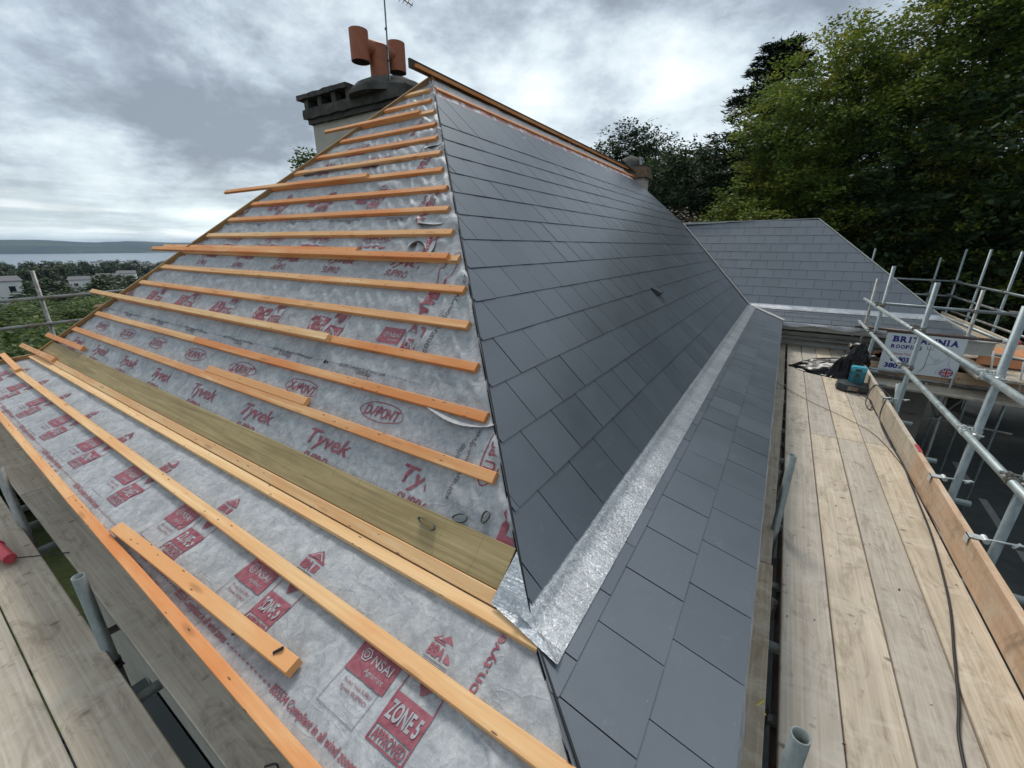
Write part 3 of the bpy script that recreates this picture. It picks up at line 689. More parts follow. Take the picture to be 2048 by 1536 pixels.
# --- cross wing at the far end
WK = Vector((0, 10.25, -1.183)); WR0, WR1 = Vector((-2.336, 11.62, .535)), Vector((.43, 11.8, .585))
WE = Vector((2.52, 10.25, -1.183)); wdir = Vector((0, 1.46, 1.743)).normalized(); wn = Vector((0, -1.743, 1.46)).normalized()
WL = 2.27
def wp(u, s, h=0.): return Vector((u, 10.25+wdir.y*s-.065*0, -1.183+wdir.z*s))+wn*h
wpoly = [(-.47, 0), (2.50, 0), (.43, WL), (-2.36, WL)]
slates('wing_slate_slope', wp, wpoly, [(.03+.228*i, .10 if i % 2 else -.05) for i in range(10)], house, last=WL, lap=.04)
wan = Vector((0, -.26, .966)).normalized()
def wpa(u, s, h=0.): return Vector((u, 10.25+s*.966, -1.183+s*.26))+wan*h
slates('wing_slate_apron', wpa, [(-.47, -.13), (2.53, -.13), (2.78, -.70), (.12, -.70)], [(-.70, .0), (-.47, .15), (-.25, 0.)], house, last=-.10, lap=.04)
mb = MB()
for i in range(81):
    u = -.50+3.03*i/80; rr = .003*noise.noise(Vector((u*9, 0, 0)))
    for j, (s, h) in enumerate(((.05, .006), (0, .010), (-.07, .008), (-.145, .006))):
        mb.v.append(tuple(wp(u, s, h+rr) if s >= 0 else wpa(u, s, h+rr)))
for i in range(80):
    for j in range(3): kk = i*4+j; mb.f.append((kk, kk+4, kk+5, kk+1)); mb.m.append(0); mb.r.append(0); mb.sm.append(True)
mb.build('wing_lead_flashing', 'lead', house)
# valley lining
mb = MB(); va = [sp(10.22, 0, .012), sp(11.6, 2.50, .012)]
for i in range(25):
    t = i/24; s = 2.5*t; y = 10.22+.548*s
    for j, du in enumerate((-.17, -.02, .0)): mb.v.append(tuple(sp(y+du, s, .014 if j < 2 else .002)))
for i in range(24):
    for j in range(2): kk = i*3+j; mb.f.append((kk, kk+1, kk+4, kk+3)); mb.m.append(0); mb.r.append(0); mb.sm.append(True)
mb.build('valley_lining', 'dirty_white', house)
mb = MB()
for a, b in ((spa(10.17, 0, .014), spa(9.50, AE, .014)),):
    mb.add([a+Vector((0, -.07, 0)), a+Vector((.05, .02, 0)), b+Vector((.05, .02, 0)), b+Vector((0, -.07, 0))], [(0, 1, 2, 3)])
mb.build('valley_lining', 'dirty_white', house)
mb = MB()
D = Vector((0, 0, -.03)); wr = Vector((2.75, 9.58, -1.37)); wb = Vector((2.75, 14.0, -1.37))
mb.add([WR0+D, WR1+D, Vector((2.6, 13.5, -1.2)), Vector((-6.8, 13.6, -1.2))], [(0, 3, 2, 1)])
mb.add([WR1+D, WE+D, Vector((2.6, 13.5, -1.2))], [(0, 1, 2)]); mb.add([WE+D, wr, wb, Vector((2.6, 13.5, -1.2))], [(0, 1, 2, 3)])
mb.build('wing_back_slope', 'slatedark', house)
strip('wing_hip_trim', [WR1+Vector((0, 0, .01)), WE+Vector((0, 0, .012)), Vector((2.79, 9.58, -1.35))], .03, .02, (0, 0, 1), 'dirty_white', house)
strip('wing_ridge_trim', [WR0+Vector((0, 0, .012)), WR1+Vector((0, 0, .012))], .03, .02, (0, 0, 1), 'dirty_white', house)
mb = MB(); mb.box((-.12, 10.02, -1.885), (2.6, 10.12, -1.62)); mb.build('white_wall_band', 'dirty_white', house)
mb = MB(); mb.box((-.12, 10.00, -7), (2.62, 10.10, -1.89)); mb.box((2.52, 10.10, -7), (2.62, 13.5, -1.6)); mb.build('wing_wall', 'taupe_wall', house)
mb = MB(); mb.box((.10, 9.62, -1.50), (2.78, 9.66, -1.39)); mb.box((.10, 9.66, -1.53), (2.75, 10.0, -1.50), 0); mb.build('wing_fascia', 'dirty_white', house)
mb = MB(); mb.box((.12, 9.95, -1.78), (2.55, 10.0, -1.765)); mb.box((.12, 9.94, -1.70), (1.6, 10.0, -1.69)); mb.build('wall_moulding', 'coupler_metal', house)
mb = MB()  # gutter-felt hanging in a wave at the wing eave
for i in range(60):
    u = .13+i*.0265
    for j, (dy, dz) in enumerate(((0, 0), (-.03, -.01), (-.05-.01*sin(i*.35), -.05-.025*sin(i*.22)-.01))): mb.v.append((u, 9.575+dy, -1.375+dz))
for i in range(59):
    for j in range(2): kk = i*3+j; mb.f.append((kk, kk+3, kk+4, kk+1)); mb.m.append(0); mb.r.append(0); mb.sm.append(True)
mb.build('wing_membrane_lip', 'membrane', house)

# --- chimneys (parts of the house)
ch = empty('chimney', (-5.5, 4.8, 0)); ch.parent = house; ch.matrix_world = Matrix.Translation((-5.5, 4.8, 0))
def part(mb, name, mat, parent=ch, **k): return mb.build(name, mat, parent, Matrix.Identity(4), **k)
mb = MB(); mb.box((-6.40, 4.42, -1.5), (-4.45, 5.22, 1.70)); part(mb, 'stack', 'render_cream')
def rough_box(mb, lo, hi, n=10, amp=.012, mi=0):
    o = len(mb.v); bx = MB(); bx.box(lo, hi)
    P = [Vector(v) for v in bx.v]
    for q in bx.f:
        A, B, C, D = [P[i] for i in q]; oo = len(mb.v)
        nu = max(1, int((B-A).length/.06)); nv = max(1, int((D-A).length/.06))
        for i in range(nu+1):
            for j in range(nv+1):
                u, v = i/nu, j/nv; X = A*(1-u)*(1-v)+B*u*(1-v)+C*u*v+D*(1-u)*v
                mb.v.append(tuple(X+Vector((noise.noise(X*11), noise.noise(X*11+Vector((9, 0, 0))), noise.noise(X*11+Vector((0, 9, 0)))))*amp))
        for i in range(nu):
            for j in range(nv): k = oo+i*(nv+1)+j; mb.f.append((k, k+nv+1, k+nv+2, k+1)); mb.m.append(mi); mb.r.append(0); mb.sm.append(False)
mb = MB(); rough_box(mb, (-6.44, 4.37, 1.69), (-4.40, 5.27, 1.755)); rough_box(mb, (-6.48, 4.33, 1.755), (-4.34, 5.33, 1.88)); part(mb, 'stack_moulding', 'soot_stone')
for x in (-6.42, -6.10, -5.78, -5.47):
    for y in (4.36, 5.12): mb = MB(); rough_box(mb, (x-.04, y, 1.88), (x+.05, y+.14, 2.015), amp=.008); part(mb, 'cap_pier', 'soot_stone')
mb = MB(); rough_box(mb, (-6.59, 4.32, 2.012), (-5.44, 5.34, 2.07), amp=.01); part(mb, 'cap_slab', 'soot_stone')
mb = MB(); mb.ring([(-5.02, 4.78, z) for z in (1.86, 1.94, 2.02, 2.08, 2.13)], .5, 26, rads=[.60, .58, .50, .36, .17], smooth=False)
mb.v = [tuple(Vector(v)+Vector((noise.noise(Vector(v)*7), noise.noise(Vector(v)*7+Vector((5, 5, 5))), 0))*.04) for v in mb.v]; part(mb, 'mortar_haunch', 'soot_stone')
pc = Vector((-5.05, 4.6, 0)); ad = Vector((cos(math.radians(75)), sin(math.radians(75)), 0))
mb = MB(); mb.ring([pc+Vector((0, 0, 1.98)), pc+Vector((0, 0, 2.47))], .125, 28); mb.ring([pc-ad*.2+Vector((0, 0, 2.42)), pc+ad*.2+Vector((0, 0, 2.42))], .100, 24); part(mb, 'pot_tee', 'terracotta')
for sgn in (-1, 1):
    c = pc+ad*.26*sgn; mb = MB(); z0, z1 = 2.235, 2.575
    for i, (r_, za, zb) in enumerate(((.118, z0, z1), (.105, z1, z0))): mb.ring([c+Vector((0, 0, za)), c+Vector((0, 0, zb))], r_, 28, caps=False, mi=i)
    n = 28
    for z in (z0, z1):
        vs = [c+Vector((cos(2*pi*j/n)*r_, sin(2*pi*j/n)*r_, z-0)) for r_ in (.118, .105) for j in range(n)]
        mb.add(vs, [(j, (j+1) % n, n+(j+1) % n, n+j) for j in range(n)])
    part(mb, 'pot_end', ['terracotta', 'soot_stone'])
ch2 = empty('chimney'); ch2.parent = house; ch2.matrix_world = Matrix.Translation((-3.5, 11.3, .5))
mb = MB(); mb.box((-3.95, 11.0, -.5), (-3.25, 11.40, 1.56)); part(mb, 'stack', 'render_cream', ch2)
mb = MB(); rough_box(mb, (-4.02, 10.93, 1.56), (-3.18, 11.47, 1.66), amp=.006); rough_box(mb, (-3.98, 10.97, 1.66), (-3.22, 11.43, 1.80), amp=.006); part(mb, 'brick_head', 'brick_brown', ch2)
mb = MB(); mb.ring([(-3.6, 11.2, 1.80), (-3.55, 11.2, 1.86), (-3.42, 11.15, 1.90)], .3, 18, rads=[.36, .28, .11]); part(mb, 'mortar_haunch', 'soot_stone', ch2)
mb = MB(); mb.ring([(-3.42, 11.15, 1.86), (-3.42, 11.15, 1.95)], .045, 16)
for i in range(3): mb.ring([(-3.42, 11.15, 1.95+.027*i), (-3.42, 11.15, 1.967+.027*i)], .062, 16)
part(mb, 'flue_cowl', 'tube', ch2)

# --- television aerial
ae = empty('tv_aerial', (-4.67, 4.40, 1.75), label='thin grey television aerial mast on the big chimney', cat='aerial')
mb = MB(); mb.ring([(-4.67, 4.40, 1.72), (-4.655, 4.40, 3.3)], .0095, 10); part(mb, 'mast', 'tube', ae)
mb = MB()
for z in (1.9, 2.17, 2.3, 2.5): mb.ring([(-4.67, 4.40, z), (-4.67, 4.40, z+.02)], .015, 8)
mb.ring([(-4.655, 4.385, 1.8), (-4.66, 4.38, 2.2), (-4.645, 4.388, 2.6), (-4.65, 4.385, 3.2)], .004, 6); part(mb, 'cable', 'black_rubber', ae)
mb = MB(); a, b = Vector((-4.66, 4.40, 2.93)), Vector((-4.17, 4.36, 2.615)); mb.ring([a, b], .008, 8)
for i in range(8):
    c = b+(a-b)*(.02+.12*i); dd = Vector((.1, .35, .55)).normalized()*(.035+.007*i); mb.ring([c-dd, c+dd], .003, 6); dd = Vector((-.5, .3, .1)).normalized()*(.03); mb.ring([c-dd, c+dd], .003, 6)
part(mb, 'boom', 'coupler_metal', ae)

# ------------------------------------------------------------------ scaffold
DZ = -1.874
# decks
SG = 'scaffold boards of the right-hand deck'
def board(p0, p1, w_, label, group, mat='scaffold_wood', t=.038, up=(0, 0, 1), name='scaffold_board', cat='scaffold board'):
    o = plank(name, p0, p1, w_, t, up, mat, None, .004, .0015); tag(o, label, cat, group); return o
def endband(o, L, w_, t): pass
colx = [.4225, .6505, .8785, 1.1065]
names = ['nearest the house', 'second from the house', 'third from the house', 'along the toe board']
for i, x in enumerate(colx):
    ys = [(-1.2, 1.46 if i == 0 else 5.055+.02*i), (5.065+.02*i, 9.96)] if i else [(-1.2, 5.62), (5.63, 9.96)]
    for j, (a, b) in enumerate(ys):
        board((x+R.uniform(-.002, .002), a, DZ+R.uniform(-.003, 0)), (x, b, DZ+R.uniform(-.003, 0)), .2205, 'right deck scaffold board %s, %s' % (names[i], 'near length in the foreground' if j == 0 else 'far length by the wing wall'), SG)
board((.145, -1.0, DZ-.002), (.150, 2.62, DZ), .225, 'narrow showing scaffold board tucked under the slate eaves, near length', SG, 'worn_scaffold_wood')
board((.140, 2.63, DZ), (.178, 6.6, DZ-.002), .225, 'scaffold board tucked under the slate eaves, middle length', SG, 'worn_scaffold_wood')
board((.165, 6.62, DZ), (.165, 9.9, DZ), .225, 'scaffold board tucked under the slate eaves, far length', SG, 'worn_scaffold_wood')
TG = 'toe boards of the right-hand deck'
board((1.240, -1.2, -1.648), (1.240, 4.518, -1.650), .038, 'pinkish brown toe board standing on edge, near length with a clip on it', TG, 'toe_wood', t=.225, name='toe_board', cat='toe board')
board((1.244, 4.530, -1.652), (1.244, 9.55, -1.655), .038, 'pale brown toe board standing on edge, far length beside the radio', TG, 'scaffold_wood', t=.225, name='toe_board', cat='toe board')
mb = MB(); mb.box((1.238, 4.535, -1.6505), (1.264, 4.70, -1.6485)); o = mb.build('red_tape', 'red_cap'); tag(o, 'patch of faded red marking on top of the far toe board at its joint', 'tape')
FG = 'scaffold boards of the front deck'
fl = ['hard under the eave batten', 'outside the open gap', 'second outside the gap', 'third outside the gap', 'outermost in view', 'sixth, nearest the viewer']
for i, y in enumerate((.392, .090, -.138, -.366, -.594, -.822)):
    for j, (a, b) in enumerate(((-8.9, -5.02), (-5.01, -1.9 if i == 9 else .22))):
        if i == 0: a, b = ((-8.9, -4.72), (-4.71, .0))[j]
        board((a, y+R.uniform(-.002, .002), DZ+R.uniform(-.003, 0)), (b, y, DZ+R.uniform(-.003, 0)), .220, 'grey brown front deck board, %s, %s length' % (fl[i], ('far left', 'near')[j]), FG, 'scaffold_wood')
LGd = 'scaffold boards of the left-hand deck'
for i, x in enumerate((-7.65, -7.88, -8.11, -8.34, -8.57)):
    board((x, .55, DZ-.042), (x, 6.5, DZ-.042), .222, 'weathered board of the left-hand deck beyond the left hip', LGd, 'worn_scaffold_wood')

sr = empty('scaffold', (1.36, 4, -7), label='galvanised tube scaffold with two guard rails along the right-hand deck', cat='scaffold')
XS, XG, XI = 1.362, 1.306, .282
def T(n, a, b, m='tube', par=None): return tube(n, a, b, m, par or sr)
for y, zt, m_ in ((.9, -.34, 'tube'), (3.285, -.33, 'post_tube'), (4.06, -.355, 'post_tube'), (6.09, -.345, 'post_tube'), (8.44, -.265, 'post_tube')):
    T('standard', (XS+.01, y, -7), (XS, y, zt), m_)
    for z in (-.84, -1.262): coupler((XS, y-.0, z), (0, 0, 1), (0, 1, 0), (XG-XS, 0, 0), sr, 'coupler_metal' if (y > 5 and z > -1) or y < 4 else ('bright_coupler' if y < 4.1 else 'coupler_metal'))
T('standard', (1.42, 9.75, -7), (1.40, 9.70, -.52), 'old_tube')
T('standard', (1.475, 6.18, -2.4), (1.345, 6.25, -1.50), 'tube')
T('guard_rail', (XG, -1.3, -.84), (XG, 3.9, -.842)); T('guard_rail', (XG, 3.9, -.842), (XG, 9.80, -.885), 'tube')
T('guard_rail', (XG, -1.3, -1.262), (XG, 9.70, -1.275))
for y in (.2, 1.25, 2.05, 3.18, 4.35, 5.15, 6.2, 7.0, 7.9, 8.7): T('transom', (-.05, y, DZ-.065), (1.56+R.uniform(-.06, .06), y, DZ-.065), 'tube')
for y in (1.7, 2.6, 3.7, 4.9, 5.7): T('transom', (-.1, y, DZ-.13), (.62, y, DZ-.13), 'old_tube')
T('ledger', (XS+.05, -1.3, DZ-.115), (XS+.05, 9.8, DZ-.115), 'old_tube'); T('ledger', (XI+.05, -1.3, DZ-.18), (XI+.05, 9.8, DZ-.18), 'dark_tube')
for y, zt in ((1.055, -1.245), (3.02, -1.29)): T('inner_standard', (XI+.03, y+.10, -7), (.258 if y < 2 else .258, y, zt), 'grey_tube')
for y, zt in ((4.1, -1.93), (2.4, -1.95), (7.0, -1.95)): T('inner_standard', (XI, y+.1, -7), (XI, y, zt), 'old_tube')
for y in (3.24, 4.06, 6.09, 8.44):   # toe board clips and base couplers
    mb = MB(); z = -1.640
    mb.box((1.212, y-.026, z-.004), (1.30, y+.026, z)); mb.box((1.212, y-.026, z-.05), (1.216, y+.026, z)); mb.ring([(1.29, y-.03, z-.006), (1.29, y+.03, z-.006)], .016, 10); mb.ring([(1.30, y, z-.004), (1.45, y+.01, z+.006)], .006, 8); mb.ring([(1.40, y-.02, z), (1.44, y+.03, z)], .009, 8)
    mb.build('toe_board_clip', 'bright_coupler', sr)
mb = MB(); mb.ring([(.235, 1.62, DZ-.1), (.235, 1.66, DZ-.02)], .045, 14); mb.build('coupler', 'black_rubber', sr)
mb = MB(); mb.ring([(.215, 1.60, DZ-.01), (.25, 1.66, DZ-.005), (.262, 1.62, DZ-.03)], .009, 8); mb.build('yellow_tie', 'yellow_plastic', sr)

# scaffold round the cross wing
sw = empty('scaffold', (3.2, 12, -7), label='far scaffold wrapped round the end of the cross wing before the dark trees', cat='scaffold')
def W(n, a, b, m='post_tube'): return tube(n, a, b, m, sw)
W('standard', (2.70, 9.32, -7), (2.64, 9.40, -.615), 'old_tube')
xo = 3.83
for x, y, zt in ((3.40, 15.62, -.24), (xo, 15.62, -.03), (xo, 14.0, -.03), (xo, 12.42, -.06), (2.02, 15.62, -.03), (xo, 10.8, -.1)): W('standard', (x+.02, y, -7), (x, y, zt))
W('guard_rail', (2.0, 15.58, -.80), (xo+.1, 15.58, -.835)); W('guard_rail', (2.4, 15.58, -1.19), (xo+.1, 15.58, -1.215))
W('guard_rail', (xo-.05, 15.8, -.84), (xo-.05, 9.0, -.84)); W('guard_rail', (xo-.05, 15.8, -1.195), (xo-.05, 9.0, -1.195))
W('guard_rail', (xo-.02, 15.1, -1.55), (xo-.02, 9.2, -1.48), 'old_tube')
W('guard_rail', (1.40, 9.60, -.925), (3.35, 9.36, -.955)); W('guard_rail', (1.24, 9.52, -1.345), (3.5, 9.30, -1.37), 'dark_tube')
W('ledger', (1.35, 9.45, -2.13), (3.6, 9.36, -2.155), 'old_tube'); W('ledger', (1.35, 9.3, -2.02), (2.0, 9.3, -2.03), 'tube')
W('brace', (2.85, 12.5, -1.32), (3.10, 9.2, -1.39), 'tube')
W('ledger', (2.9, 9.0, -1.52), (3.7, 8.4, -1.55), 'old_tube')
for a, b in (((2.35, 9.38, -2.17), (2.62, 9.36, -2.75)), ((2.62, 9.36, -2.75), (2.95, 9.34, -2.17)), ((2.1, 9.4, -2.75), (3.5, 9.3, -2.80))): tube('beam_lattice', a, b, 'old_tube', sw, r=.017)
for x, y in ((3.40, 15.58), (xo, 15.58), (xo, 14.0), (xo, 12.42), (xo, 10.8)):
    for z in (-.84, -1.20): coupler((x, y, z), (0, 0, 1), (0, 1, 0), (-.05, 0, 0), sw)
for p in ((2.64, 9.40, -.945), (2.65, 9.42, -1.36), (1.40, 9.66, -.93), (1.39, 9.6, -1.345)): coupler(p, (0, 0, 1), (1, 0, 0), (0, .05, 0), sw)
mb = MB(); mb.ring([(3.02, 9.33, -1.36), (3.14, 9.31, -1.36)], .036, 14); mb.build('sleeve_coupler', 'bright_coupler', sw)
mb = MB(); mb.ring([(3.145, 9.31, -1.36), (3.2, 9.31, -1.36)], .034, 12); mb.build('red_collar', 'red_cap', sw)
mb = MB(); mb.ring([(3.0, 9.42, -.935), (3.25, 9.38, -.94)], .032, 12); mb.build('sleeve_coupler', 'coupler_metal', sw)
WG = 'boards on the wing scaffold'
def wb(a, b, w_, t, lab, mat='scaffold_wood', n='toe_board', c='toe board', up=(0, 0, 1)): o = plank(n, a, b, w_, t, up, mat, None, .004, .002); tag(o, lab, c, WG)
wb((xo-.12, 15.4, -1.60), (xo-.12, 11.9, -1.60), .036, .225, 'far yellowish toe board on edge beyond the wing roof corner', n='toe_board')
wb((xo-.12, 11.88, -1.60), (xo-.12, 8.6, -1.60), .036, .225, 'nearer yellowish toe board on edge at the right edge behind the posts')
wb((1.35, 9.50, -1.92), (3.55, 9.40, -1.96), .036, .22, 'brown toe board on edge behind the roofing sign', 'toe_wood')
for i in range(4): wb((xo-.26-.23*i, 15.4, -1.87), (xo-.26-.23*i, 8.9, -1.87), .225, .038, 'flat deck board of the wing scaffold, number %s from its outer rail' % ('one', 'two', 'three', 'four')[i], n='scaffold_board', c='scaffold board')
for i in range(3): wb((1.3, 9.05-.0+.235*i, -2.20), (3.9, 8.98+.235*i, -2.22), .225, .038, 'flat board below the sign, %s row' % ('front', 'middle', 'back')[i], 'worn_scaffold_wood', 'scaffold_board', 'scaffold board')
# orange sheet, white props and panel stacked there
mb = MB()
for i in range(13):
    for j in range(7): u, v = i/12, j/6; mb.v.append((2.95+.75*u, 9.75+.9*v, -1.66-.02*u+.03*noise.noise(Vector((u*5, v*4, 0)))))
for i in range(12):
    for j in range(6): k = i*7+j; mb.f.append((k, k+7, k+8, k+1)); mb.m.append(0); mb.r.append(0); mb.sm.append(True)
mb.add([(2.95, 9.75, -1.68), (3.7, 9.75, -1.70), (3.7, 9.75, -1.86), (2.95, 9.75, -1.82)], [(0, 1, 2, 3)]); o = mb.build('plywood_sheet', 'orange_sheet'); tag(o, 'orange brown sheet of board lying on the wing scaffold at the right edge', 'plywood sheet')
mb = MB(); mb.box((2.68, 9.60, -1.66), (3.05, 9.66, -1.44)); mb.box((2.66, 9.55, -1.44), (3.07, 9.68, -1.425)); o = mb.build('gutter_panel', 'dirty_white'); tag(o, 'pale grey boxed gutter end right of the sign', 'gutter end')
for lab, a, b in (('thin white prop standing just right of the gutter end', (2.93, 9.20, -1.50), (2.98, 9.16, -1.90)), ('thin white prop near the right edge behind the thick post', (3.20, 9.0, -1.55), (3.26, 8.95, -2.05))):
    o = tube('prop', a, b, 'white_paint', r=.012); tag(o, lab, 'prop', 'white props')
mb = MB()
for j in range(9):
    u = j/8; mb.box((1.62+.012*j, 9.62, -1.86+.02*sin(j*1.3)), (1.66+.02*j, 9.70, -1.80+.02*cos(j*2.1)))
o = mb.build('orange_netting', 'orange_sheet'); tag(o, 'crumpled scrap of orange netting behind the black bag', 'netting')
mb = MB(); mb.ring([(2.02, 9.7, -1.83), (2.02, 9.7, -1.79)], .05, 14, rads=[.05, .03]); mb.ring([(2.02, 9.7, -1.88), (2.02, 9.7, -1.83)], .045, 14); o = mb.build('white_tub', 'white_paint'); tag(o, 'small white tub on the boards left of the sign', 'tub')

# front / left scaffold
sf = empty('scaffold', (-4, .25, -7), label='front scaffold whose short standards show in the dark gap between boards', cat='scaffold')
for x, zt in ((-2.46, -1.44), (-4.15, -1.42), (-5.9, -1.45), (-.7, -1.95)): tube('standard', (x-.12, .235, -7), (x, .208, zt), 'grey_tube' if x > -3 else 'old_tube', sf)
for x in (-.9, -1.45, -2.1, -3.83, -4.25, -4.6, -5.3, -6.2, -7.2): tube('transom', (x, -1.1, DZ-.065), (x, .58, DZ-.065), 'tube', sf)
for x in (-1.2, -1.75, -2.8, -3.5): tube('brace_tube', (x, -.9, DZ-.6), (x+.1, .5, DZ-.62), 'old_tube', sf)
tube('ledger', (-8.9, .16, DZ-.115), (.3, .16, DZ-.115), 'dark_tube', sf)
coupler((-2.47, .21, DZ-.115), (0, 0, 1), (1, 0, 0), (0, -.05, 0), sf, 'black_rubber')
sl_ = empty('scaffold', (-9.3, 2, -7), label='left-hand scaffold post with two guard rails against the town and bushes', cat='scaffold')
tube('standard', (-9.36, 1.45, -7), (-9.3, 1.50, -.405), 'old_tube', sl_); tube('standard', (-9.3, 4.6, -7), (-9.3, 4.6, -.40), 'old_tube', sl_)
tube('guard_rail', (-9.24, -1.2, -.86), (-9.24, 6.8, -.66), 'old_tube', sl_); tube('guard_rail', (-9.24, -1.2, -1.215), (-9.24, 6.8, -1.10), 'old_tube', sl_)
for z in (-.79, -1.175): coupler((-9.3, 1.49, z), (0, 0, 1), (0, 1, 0), (.05, 0, 0), sl_)
# red capped tube at the left edge of the picture
rt = empty('capped_tube', (-3.7, .1, DZ), label='tube end in a red plastic cap lying on the front deck at the left edge', cat='tube end')
mb = MB(); c0_, c1_ = Vector((-3.66, .085, DZ+.045)), Vector((-3.88, .062, DZ+.050)); mb.ring([c0_, c1_], .030, 20); mb.ring([c1_-Vector((.0, 0, 0)), c1_-Vector((.012, 0, 0))], .037, 20); part(mb, 'red_cap', 'red_cap', rt)
mb = MB(); mb.ring([c1_, Vector((-4.6, -.02, DZ+.05))], .024, 16); part(mb, 'tube', 'dark_tube', rt)
o = MB(); o.ring([(-3.64, .10, DZ+.05), (-3.60, .17, DZ+.03), (-3.50, .30, DZ+.012)], .004, 6); part(o, 'wire', 'black_rubber', rt)
mb = MB(); mb.ring([(-3.98, .02, DZ+.02), (-3.70, .0, DZ+.02)], .018, 14); o = mb.build('pale_tube_end', 'bright_coupler'); tag(o, 'pale green-white bar end on the front deck below the red cap', 'bar')

# ------------------------------------------------------------------ sign
sg = empty('sign_board', (2.17, 9.38, -2.05), label='white roofing company sign with navy lettering hung on the scaffold', cat='sign')
SX0, SX1, SZ0, SZ1, SY = 1.68, 2.665, -2.045, -1.385, 9.36
mb = MB(); mb.box((SX0, SY, SZ0), (SX1, SY+.008, SZ1)); 
sW, sH = SX1-SX0, SZ1-SZ0
def sgn(mbx, vs, fs, x, z, off=.0016, mi=0): mbx.add([(SX0+x+a, SY-off, SZ0+z+b) for a, b in vs], [tuple(q) for q in fs], mi)
part(mb, 'panel', 'sign_white', sg)
def stext(s, x, z, w_, h, bold, mat, name='lettering'):
    v, fc = text2d(s, 1, bold); a, b = twidth(v); hh = max(q[1] for q in v); v = [((p-a)*w_/(b-a), q*h/hh) for p, q in v]
    m_ = MB(); sgn(m_, v, fc, x, z); return m_, v
def serif_text(s, x, z, w_, h, mat, bold=.045):
    """each letter with slab serifs at the feet and heads of its stems"""
    m_, _ = MB(), 0; n = len(s); adv = w_/n; serif = {'B': (0,), 'R': (0, .8), 'I': (.5,), 'T': (.5,), 'A': (.05, .95), 'N': (0.05, .95), 'O': (), 'F': (0,), 'G': ()}
    wd = {'I': .55, 'A': 1.12, 'N': 1.12, 'R': 1.08, 'O': 1.1}; tot = sum(wd.get(c, 1) for c in s); X = x
    for c in s:
        cw = w_*wd.get(c, 1)/tot; gw = cw*.86
        if c == 'I': gw = cw*.42
        v, fc = text2d(c, 1, bold); a, b = twidth(v); hh = max(q[1] for q in v); ox = X+(cw-gw)/2
        sgn(m_, [((p-a)*gw/(b-a), q*h/hh) for p, q in v], fc, ox, z)
        for u in serif.get(c, ()):
            cx_ = ox+gw*u; hwid = adv*.20
            for zz, top in ((z, False), (z+h*.93, True)):
                if (c in 'A' and top) or (c == 'T' and top) or (c == 'R' and u > .5 and top): continue
                sgn(m_, [(-hwid, 0), (hwid, 0), (hwid, h*.07), (-hwid, h*.07)], [(0, 1, 2, 3)], cx_, zz)
        X += cw
    return m_
a_ = serif_text('BRITANNIA', .085, .525, .82, .098, 'navy', .05); b_ = serif_text('ROOFING', .085, .415, .40, .062, 'navy', .045)
a_.add(b_.v, b_.f); c_, _ = stext('01803', .13, .185, .24, .082, .045, 'navy'); part(a_, 'company_name', 'navy', sg); part(c_, 'phone_number', 'navy', sg); c_, _ = stext('380119', .07, .07, .36, .082, .045, 'navy'); part(c_, 'phone_number', 'navy', sg)
c_, _ = stext('Telephone Torquay', .055, .305, .40, .036, .012, 'signred'); d_, _ = stext('Est 1990', .21, .375, .09, .012, 0, 'x'); part(c_, 'red_lettering', 'signred', sg)
m_ = MB()
def sline(pts, t=.0035):
    for (x0, y0), (x1, y1) in zip(pts, pts[1:]):
        d = Vector((x1-x0, y1-y0)); n = Vector((-d.y, d.x)).normalized()*t/2
        sgn(m_, [(x0-n.x, y0-n.y), (x1-n.x, y1-n.y), (x1+n.x, y1+n.y), (x0+n.x, y0+n.y)], [(0, 1, 2, 3)], 0, 0)
sline([(.52, .03), (.58, .14), (.585, .48)], .007)
for dx in (-.035, 0, .035): sline([(.585+dx, .44), (.585+dx*1.15, .50)], .006)
sline([(.55, .44), (.62, .44)], .006)
sline([(.59, .36), (.64, .30), (.68, .28), (.74, .29), (.76, .24), (.72, .22), (.70, .20), (.64, .19), (.60, .19), (.56, .06)])
sline([(.68, .28), (.68, .22)]); sline([(.70, .285), (.70, .225)]); sline([(.72, .285), (.72, .23)])
sline([(.76, .24), (.80, .30), (.83, .34), (.86, .30), (.85, .24), (.88, .18), (.89, .10)]); sline([(.83, .34), (.81, .38), (.84, .41), (.87, .38), (.86, .34)])
sline([(.74, .04), (.74, .12), (.78, .16)]); sline([(.78, .04), (.775, .10)])
part(m_, 'figure_drawing', 'greyprint', sg)
m_ = MB(); cx_, cz_, ra, rb = .865, .085, .085, .075; n = 28
vs = [(0, 0)]+[(ra*cos(2*pi*i/n), rb*sin(2*pi*i/n)) for i in range(n)]
sgn(m_, vs, [(0, 1+i, 1+(i+1) % n) for i in range(n)], cx_, cz_, .0018, 0)
def bar(ax, az, bx, bz, t, off, mi):
    d = Vector((bx-ax, bz-az)); nn = Vector((-d.y, d.x)).normalized()*t/2; sgn(m_, [(ax-nn.x, az-nn.y), (bx-nn.x, bz-nn.y), (bx+nn.x, bz+nn.y), (ax+nn.x, az+nn.y)], [(0, 1, 2, 3)], cx_, cz_, off, mi)
for t, off, mi in ((.022, .0026, 1), (.008, .0034, 2)):
    bar(-.058, -.050, .058, .050, t, off, mi); bar(-.058, .050, .058, -.050, t, off+.0001, mi)
for t, off, mi in ((.036, .0042, 1), (.022, .0050, 2)): bar(-.08, 0, .08, 0, t, off, mi); bar(0, -.07, 0, .07, t, off+.0001, mi)
part(m_, 'flag_shield', ['navy', 'sign_white', 'signred'], sg)

